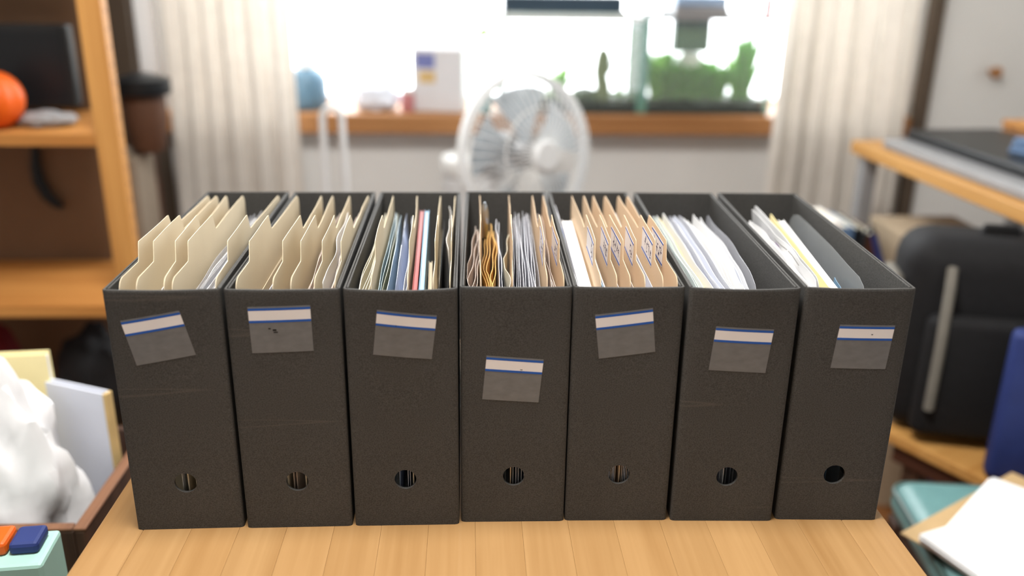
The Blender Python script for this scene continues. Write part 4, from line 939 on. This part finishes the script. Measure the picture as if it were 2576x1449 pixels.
# ------------------------------------------------------------------ crate and its contents beside the table
CZ = .58; ca = at_z(312, 1213, CZ); cbb = at_z(190, 1330, CZ); CX1 = (ca.x + cbb.x) / 2; CX0 = CX1 - .44; CY0, CY1 = cbb.y, ca.y + .16
cr_ = empty('wooden_crate', ((CX0 + CX1) / 2, (CY0 + CY1) / 2, 0), 0, 'dark brown wooden crate beside the table, filled with bags and papers', 'crate')
def cp_(nm, a, b, m_='dark_wood', r=.002): return MB().bbox((a[0] - (CX0 + CX1) / 2, a[1] - (CY0 + CY1) / 2, a[2]), (b[0] - (CX0 + CX1) / 2, b[1] - (CY0 + CY1) / 2, b[2]), r).build(nm, m_, cr_)
t_ = .013
cp_('side_panel', (CX1 - t_, CY0, 0), (CX1, CY1, CZ - .004)); cp_('side_panel', (CX0, CY0, 0), (CX0 + t_, CY1, CZ - .004))
cp_('end_panel', (CX0 + t_, CY0, 0), (CX1 - t_, CY0 + t_, CZ - .004)); cp_('end_panel', (CX0 + t_, CY1 - t_, 0), (CX1 - t_, CY1, CZ - .004))
cp_('rim_strip', (CX1 - t_ - .001, CY0, CZ - .004), (CX1 + .001, CY1, CZ), 'crate_rim', .0015); cp_('rim_strip', (CX0, CY0, CZ - .004), (CX0 + t_, CY1, CZ), 'crate_rim', .0015)
cp_('rim_strip', (CX0 + t_, CY0, CZ - .004), (CX1 - t_ - .002, CY0 + t_, CZ), 'crate_rim', .0015)
cp_('base_panel', (CX0 + t_, CY0 + t_, .30), (CX1 - t_, CY1 - t_, .31))
q = at_y(160, 1130, CY0 + .11)
lump('plastic_bag', (CX1 - .18, CY0 + .108, .3105), (.140, .072, .222), 'bag_white', 'bulging white plastic bag in the wooden crate', 'plastic bag', 7.7, .26, 2.6, .03, n=(64, 40))
fo = empty('ring_folder', (CX1 - .075, CY0 + .195, .3116), -.4, 'pale blue folder with a yellow edge standing in the wooden crate', 'folder')
MB().bbox((-.05, -.006, 0), (.05, -.003, .36), .001).build('front_cover', 'paper_cool', fo); MB().bbox((-.05, .003, 0), (.05, .006, .36), .001).build('rear_cover', 'paper_cool', fo)
MB().bbox((.05, -.007, 0), (.055, .007, .36), .002).build('spine', 'print_yellow', fo)
fo2 = empty('notebook', (CX1 - .165, CY0 + .212, .3116), .1, 'yellow notebook standing behind the white bag in the crate', 'notebook')
MB().bbox((-.05, -.008, 0), (.05, -.006, .40), .001).build('cover', 'paper_yellow', fo2); MB().bbox((-.05, .006, 0), (.05, .008, .40), .001).build('cover', 'paper_yellow', fo2); MB().bbox((-.048, -.006, .002), (.048, .006, .395), .001).build('page_block', 'paper', fo2)
MB().bbox((-.06, -.0035, 0), (.06, .0035, .34), .001).build('document', 'paper_cool', None, False, (CX1 - .30, CY1 - .022, .3116)); tag(bpy.data.objects['document'], 'bluish white document standing at the back of the wooden crate', 'paper')
q = at_y(35, 1385, .02)
mc = empty('printed_carton', (q.x - .105, .03, 0), .1, 'mint green carton with an orange and a blue printed band, before the crate', 'carton')
MB().bbox((-.13, -.03, 0), (.13, .03, q.z - .012), .004).build('carton_body', 'mint', mc); MB().bbox((.035, -.012, q.z - .0118), (.092, .022, q.z + .003), .004).build('lid_band', 'orange', mc); MB().bbox((.094, -.012, q.z - .0118), (.122, .022, q.z + .001), .004).build('lid_band', 'blue_fabric', mc)

# ------------------------------------------------------------------ desk and its things
DZ = .82; da, db = at_z(2142, 352, DZ), at_z(2576, 522, DZ)
dv = (db - da).normalized(); DA = math.atan2(dv.x, -dv.y)        # the desk edge runs towards the viewer
dk = empty('desk', (da.x, da.y, 0), DA, 'pine desk on grey legs beside the right curtain'.replace('right curtain', 'curtain by the aquarium'), 'desk')
DL, DW = .665, .50
MB().bbox((0, -DL, DZ - .03), (DW, 0, DZ), .003).build('desk_top', 'desk_wood', dk)
for x in (.03, DW - .05):
    for y in ((-.04, -DL + .05) if x > .1 else (-.04,)): MB().bbox((x - .018, y - .018, 0), (x + .018, y + .018, DZ - .03), .003).build('leg', 'dark_metal' if y < -.5 else 'grey_plastic', dk)
MB().bbox((.43, -DL + .07, DZ - .09), (.445, -.06, DZ - .03), .002).build('apron', 'dark_taupe', dk)
DM = Matrix.Translation((da.x, da.y, DZ)) @ Matrix.Rotation(DA, 4, 'Z')
sc_ = empty('flatbed_scanner', DM @ Vector((.17, -.36, .0006)), DA, 'flat black scanner with a silver body on the pine desk', 'scanner')
MB().bbox((-.145, -.28, 0), (.13, .26, .022), .005).build('scanner_body', 'grey_plastic', sc_); MB().bbox((-.095, -.275, .023), (.128, .25, .045), .005).build('scanner_lid', 'tv_black', sc_)
cl_ = empty('folded_cloth', DM @ Vector((.20, -.47, .0460)), DA + .2, 'folded blue cloth lying on the black scanner', 'cloth')
for k in range(3): MB().bbox((-.05 + k * .004, -.09, k * .0105), (.05 - k * .003, .09, k * .0105 + .010), .004, 3).build('fold', 'steel_blue', cl_)
wx = empty('wooden_box', DM @ Vector((.375, -.19, .0006)), DA, 'small orange brown wooden box behind the scanner on the desk', 'box')
MB().bbox((-.055, -.09, 0), (.055, .09, .05), .003).build('box_body', 'sill_wood', wx); MB().bbox((-.058, -.093, .0502), (.058, .093, .064), .003).build('lid', 'pine_x', wx)
pt_ = empty('potted_plant', DM @ Vector((.42, -.36, .0006)), 0, 'dark leafed plant in a pale pot at the back of the desk', 'plant')
MB().lathe([(.034, 0), (.046, .07), (.048, .078), (.042, .078)], 22).build('pot', 'pot_pale', pt_, True)
for k in range(9):
    a = k * 2.4; L_ = .07 + .012 * (k % 4); dx, dy = math.cos(a), math.sin(a); sd = Vector((-dy, dx, 0)); vs = []
    for t, wd in ((0, .15), (.35, 1), (.7, .75), (1, .05)): c = Vector((dx * L_ * t, dy * L_ * t, .07 + (.13 - .006 * k) * math.sin(t * 1.7))); vs += [c - sd * .017 * wd, c + sd * .017 * wd]
    MB().add(vs + [(v[0], v[1], v[2] + .0012) for v in vs], [(0, 1, 3, 2), (2, 3, 5, 4), (4, 5, 7, 6), (8, 10, 11, 9), (10, 12, 13, 11), (12, 14, 15, 13)]).build('leaf', 'plant_dark', pt_, True)
q = at_y(2492, 180, YB); hk = MB().lathe([(.008, 0), (.008, .02), (.016, .024), (.017, .034), (.01, .042)], 16).build('wall_peg', 'sill_wood', None, True, (q.x, YB, q.z)); hk.rotation_euler = (PI / 2, 0, 0)
tag(hk, 'round wooden peg fixed on the wall beside the desk', 'peg')
# under the desk: stool with books, rod, cardboard box
q = at_y(2135, 550, 1.17)
stl = empty('low_stool', (q.x - .02, 1.19, 0), 0, 'low dark wooden stool under the corner of the desk', 'stool')
MB().bbox((-.09, -.09, .34), (.09, .09, .365), .004).build('seat', 'dark_wood', stl)
for sx in (-1, 1):
    for sy in (-1, 1): MB().bbox((sx * .07 - .012, sy * .07 - .012, 0), (sx * .07 + .012, sy * .07 + .012, .34), .002).build('leg', 'dark_wood', stl)
hh = q.z - .366
for k, (w_, m_, nm, h_) in enumerate([(.03, 'leather_brown', 'brown', 0), (.02, 'title_white', 'white', .006), (.026, 'steel_blue', 'blue grey', -.004), (.018, 'black_plastic', 'black', -.008), (.03, 'leather_brown', 'dark brown', -.02)]):
    xx = q.x - .072 + [0, .034, .058, .088, .110][k]
    bo = empty('book', (xx - .02 + w_ / 2, 1.19, .3656), 0, f'{nm} book standing on the low dark stool', 'book', 'books on the low stool')
    MB().bbox((-w_ / 2, -.07, 0), (-w_ / 2 + .002, .07, hh + h_), .0008, 1).build('cover', m_, bo); MB().bbox((w_ / 2 - .002, -.07, 0), (w_ / 2, .07, hh + h_), .0008, 1).build('cover', m_, bo)
    MB().bbox((-w_ / 2, -.074, 0), (w_ / 2, -.07, hh + h_), .0008, 1).build('spine', m_, bo); MB().bbox((-w_ / 2 + .0022, -.068, .003), (w_ / 2 - .0022, .068, hh + h_ - .005), .0005, 1).build('page_block', 'paper_warm', bo)
KY = 1.02; ka, kb = at_y(2185, 640, KY), at_y(2262, 600, KY)
kx = empty('cardboard_box', ((ka.x + kb.x) / 2 + .165, KY + .12, 0), 0, 'brown cardboard box standing under the desk', 'box'); kw = .10
MB().bbox((-kw, -.08, 0), (kw, .1, kb.z - .01), .003).build('box_body', 'kraft_box', kx)
fl_p = MB().add([(-kw, -.08, kb.z - .009), (kw, -.08, kb.z - .009), (kw, -.12, kb.z + .02), (-kw, -.12, kb.z + .02), (-kw, -.078, kb.z - .007), (kw, -.078, kb.z - .007), (kw, -.118, kb.z + .022), (-kw, -.118, kb.z + .022)], [(0, 1, 2, 3), (7, 6, 5, 4), (0, 4, 5, 1), (1, 5, 6, 2), (2, 6, 7, 3), (3, 7, 4, 0)]).build('flap', 'kraft_box', kx)
ra, rb = at_y(2194, 572, 1.02), at_y(2212, 650, 1.02)
rb2 = ra + (rb - ra) * (ra.z / (ra.z - rb.z)) ; rd = empty('umbrella', (rb2.x, rb2.y, 0), 0, 'slim blue and black umbrella leaning under the desk', 'umbrella')
d_ = ra - rb2; MB().tube([(0, 0, .004), tuple(d_ * .5), tuple(d_ * .98)], [.006, .014, .006], 10).build('canopy', 'blue_fabric', rd, True); MB().tube([tuple(d_ * .98), tuple(d_ * 1.0), (d_.x - .012, d_.y, d_.z - .012), (d_.x - .018, d_.y, d_.z - .08)], .005, 8).build('handle', 'black_plastic', rd, True)

# ------------------------------------------------------------------ bench with backpack, teal chair with papers
BZ = .40; ba, bb_ = at_z(2243, 1090, BZ), at_z(2500, 1215, BZ); bd = (bb_ - ba).normalized(); BA = math.atan2(bd.y, bd.x)
be = empty('low_bench', (ba.x, ba.y, 0), BA, 'low light wooden bench carrying the black backpack', 'bench'); BLn, BDp = .25, .30
for k in range(3): MB().bbox((-.03, k * .101, BZ - .022), (BLn, k * .101 + .099, BZ), .003).build('seat_board', 'desk_wood', be)
for x in (.02, BLn - .06):
    for y in (.02, .25): MB().bbox((x, y, 0), (x + .035, y + .035, BZ - .022), .003).build('leg', 'dark_wood', be)
MB().bbox((.0, .012, BZ - .06), (BLn - .03, .024, BZ - .022), .002).build('apron', 'leather_brown', be)
BMx = Matrix.Translation((ba.x, ba.y, BZ)) @ Matrix.Rotation(BA, 4, 'Z')
pk = at_z(2425, 1075, BZ)
bpk = empty('backpack', (pk.x, pk.y, BZ + .001), -.25, 'large black backpack with a grey side panel on the low bench', 'backpack')
def pod(nm, a, b, m_, r, seg=4): return MB().bbox(a, b, r, seg).build(nm, m_, bpk, True)
pod('body', (-.16, -.06, 0), (.17, .105, .375), 'black_fabric', .055); pod('front_pocket', (-.12, -.10, .02), (.13, -.055, .25), 'black_fabric', .02); pod('side_panel', (-.178, -.03, .05), (-.155, .06, .30), 'grey_fabric', .011)
MB().tube([(-.03, .02, .37), (-.025, .02, .384), (.025, .02, .384), (.03, .02, .37)], .008, 8).build('grab_handle', 'black_fabric', bpk, True)
for sx in (-.09, .10): MB().tube([(sx, -.062, .33), (sx * 1.05, -.085, .30), (sx * 1.1, -.108, .2), (sx * 1.1, -.108, .08)], .009, 6).build('compression_strap', 'grey_fabric', bpk, True)
bt = empty('tote_bag', BMx @ Vector((.215, .05, .001)), BA + .75, 'upright blue bag leaning beside the black backpack', 'bag')
MB().bbox((-.06, -.022, 0), (.06, .018, .27), .014, 3).build('bag_body', 'blue_fabric', bt, True); MB().tube([(-.03, 0, .262), (-.027, 0, .30), (.027, 0, .30), (.03, 0, .262)], .006, 8).build('handle', 'blue_fabric', bt, True)
tl = at_z(2222, 1262, .45)
CHX, CHY = tl.x + .225, .245
ch_ = empty('teal_chair', (CHX, CHY, 0), -.12, 'chair with a teal vinyl seat and dark wooden frame beside the table', 'chair')
MB().bbox((-.21, -.21, .385), (.21, .21, .452), .032, 5).build('seat', 'teal_vinyl', ch_, True)
rc = []; R_ = .19
for cxx, cyy, a0 in ((.21 - .035, .21 - .035, 0), (-.21 + .035, .21 - .035, 90), (-.21 + .035, -.21 + .035, 180), (.21 - .035, -.21 + .035, 270)):
    for k in range(5): aa = math.radians(a0 + 22.5 * k); rc.append((cxx + .033 * math.cos(aa), cyy + .033 * math.sin(aa), .437))
MB().tube(rc, .005, 8, closed=True).build('piping', 'teal_piping', ch_, True)
for sx in (-1, 1):
    MB().bbox((sx * .185 - .012, -.19, .345), (sx * .185 + .012, .19, .384), .003).build('seat_rail', 'dark_wood', ch_)
    for sy in (-1, 1): MB().bbox((sx * .185 - .018, sy * .185 - .018, 0), (sx * .185 + .018, sy * .185 + .018, .384), .004).build('leg', 'dark_wood', ch_)
def flat_stack(name, px, py, z, rz, a, b, m_, label, cat, n=1, dz=.0006, jit=.004, group=None):
    p = at_z(px, py, z); r = empty(name, (p.x, p.y, z), rz, label, cat, group)
    for k in range(n): ja, jb = random.uniform(-jit, jit), random.uniform(-jit, jit); MB().bbox((a[0] + ja, b[0] + jb, k * dz), (a[1] + ja, b[1] + jb, (k + .92) * dz), dz * .2, 1).build('sheet' if n > 1 else 'panel', m_, r)
    return r
flat_stack('cardboard_sheet', 2288, 1358, .4525, .55, (0, .30), (-.20, .012), 'cardboard', 'beige cardboard sheet lying on the teal seat', 'cardboard', 1, .003)
flat_stack('paper_stack', 2335, 1385, .4560, .35, (0, .24), (-.19, .02), 'paper', 'stack of white papers on the cardboard sheet', 'paper', 7, .0022)
flat_stack('letter', 2420, 1372, .4718, .75, (0, .21), (-.12, .03), 'paper', 'white letter on top of the paper stack', 'paper', 2, .0015)
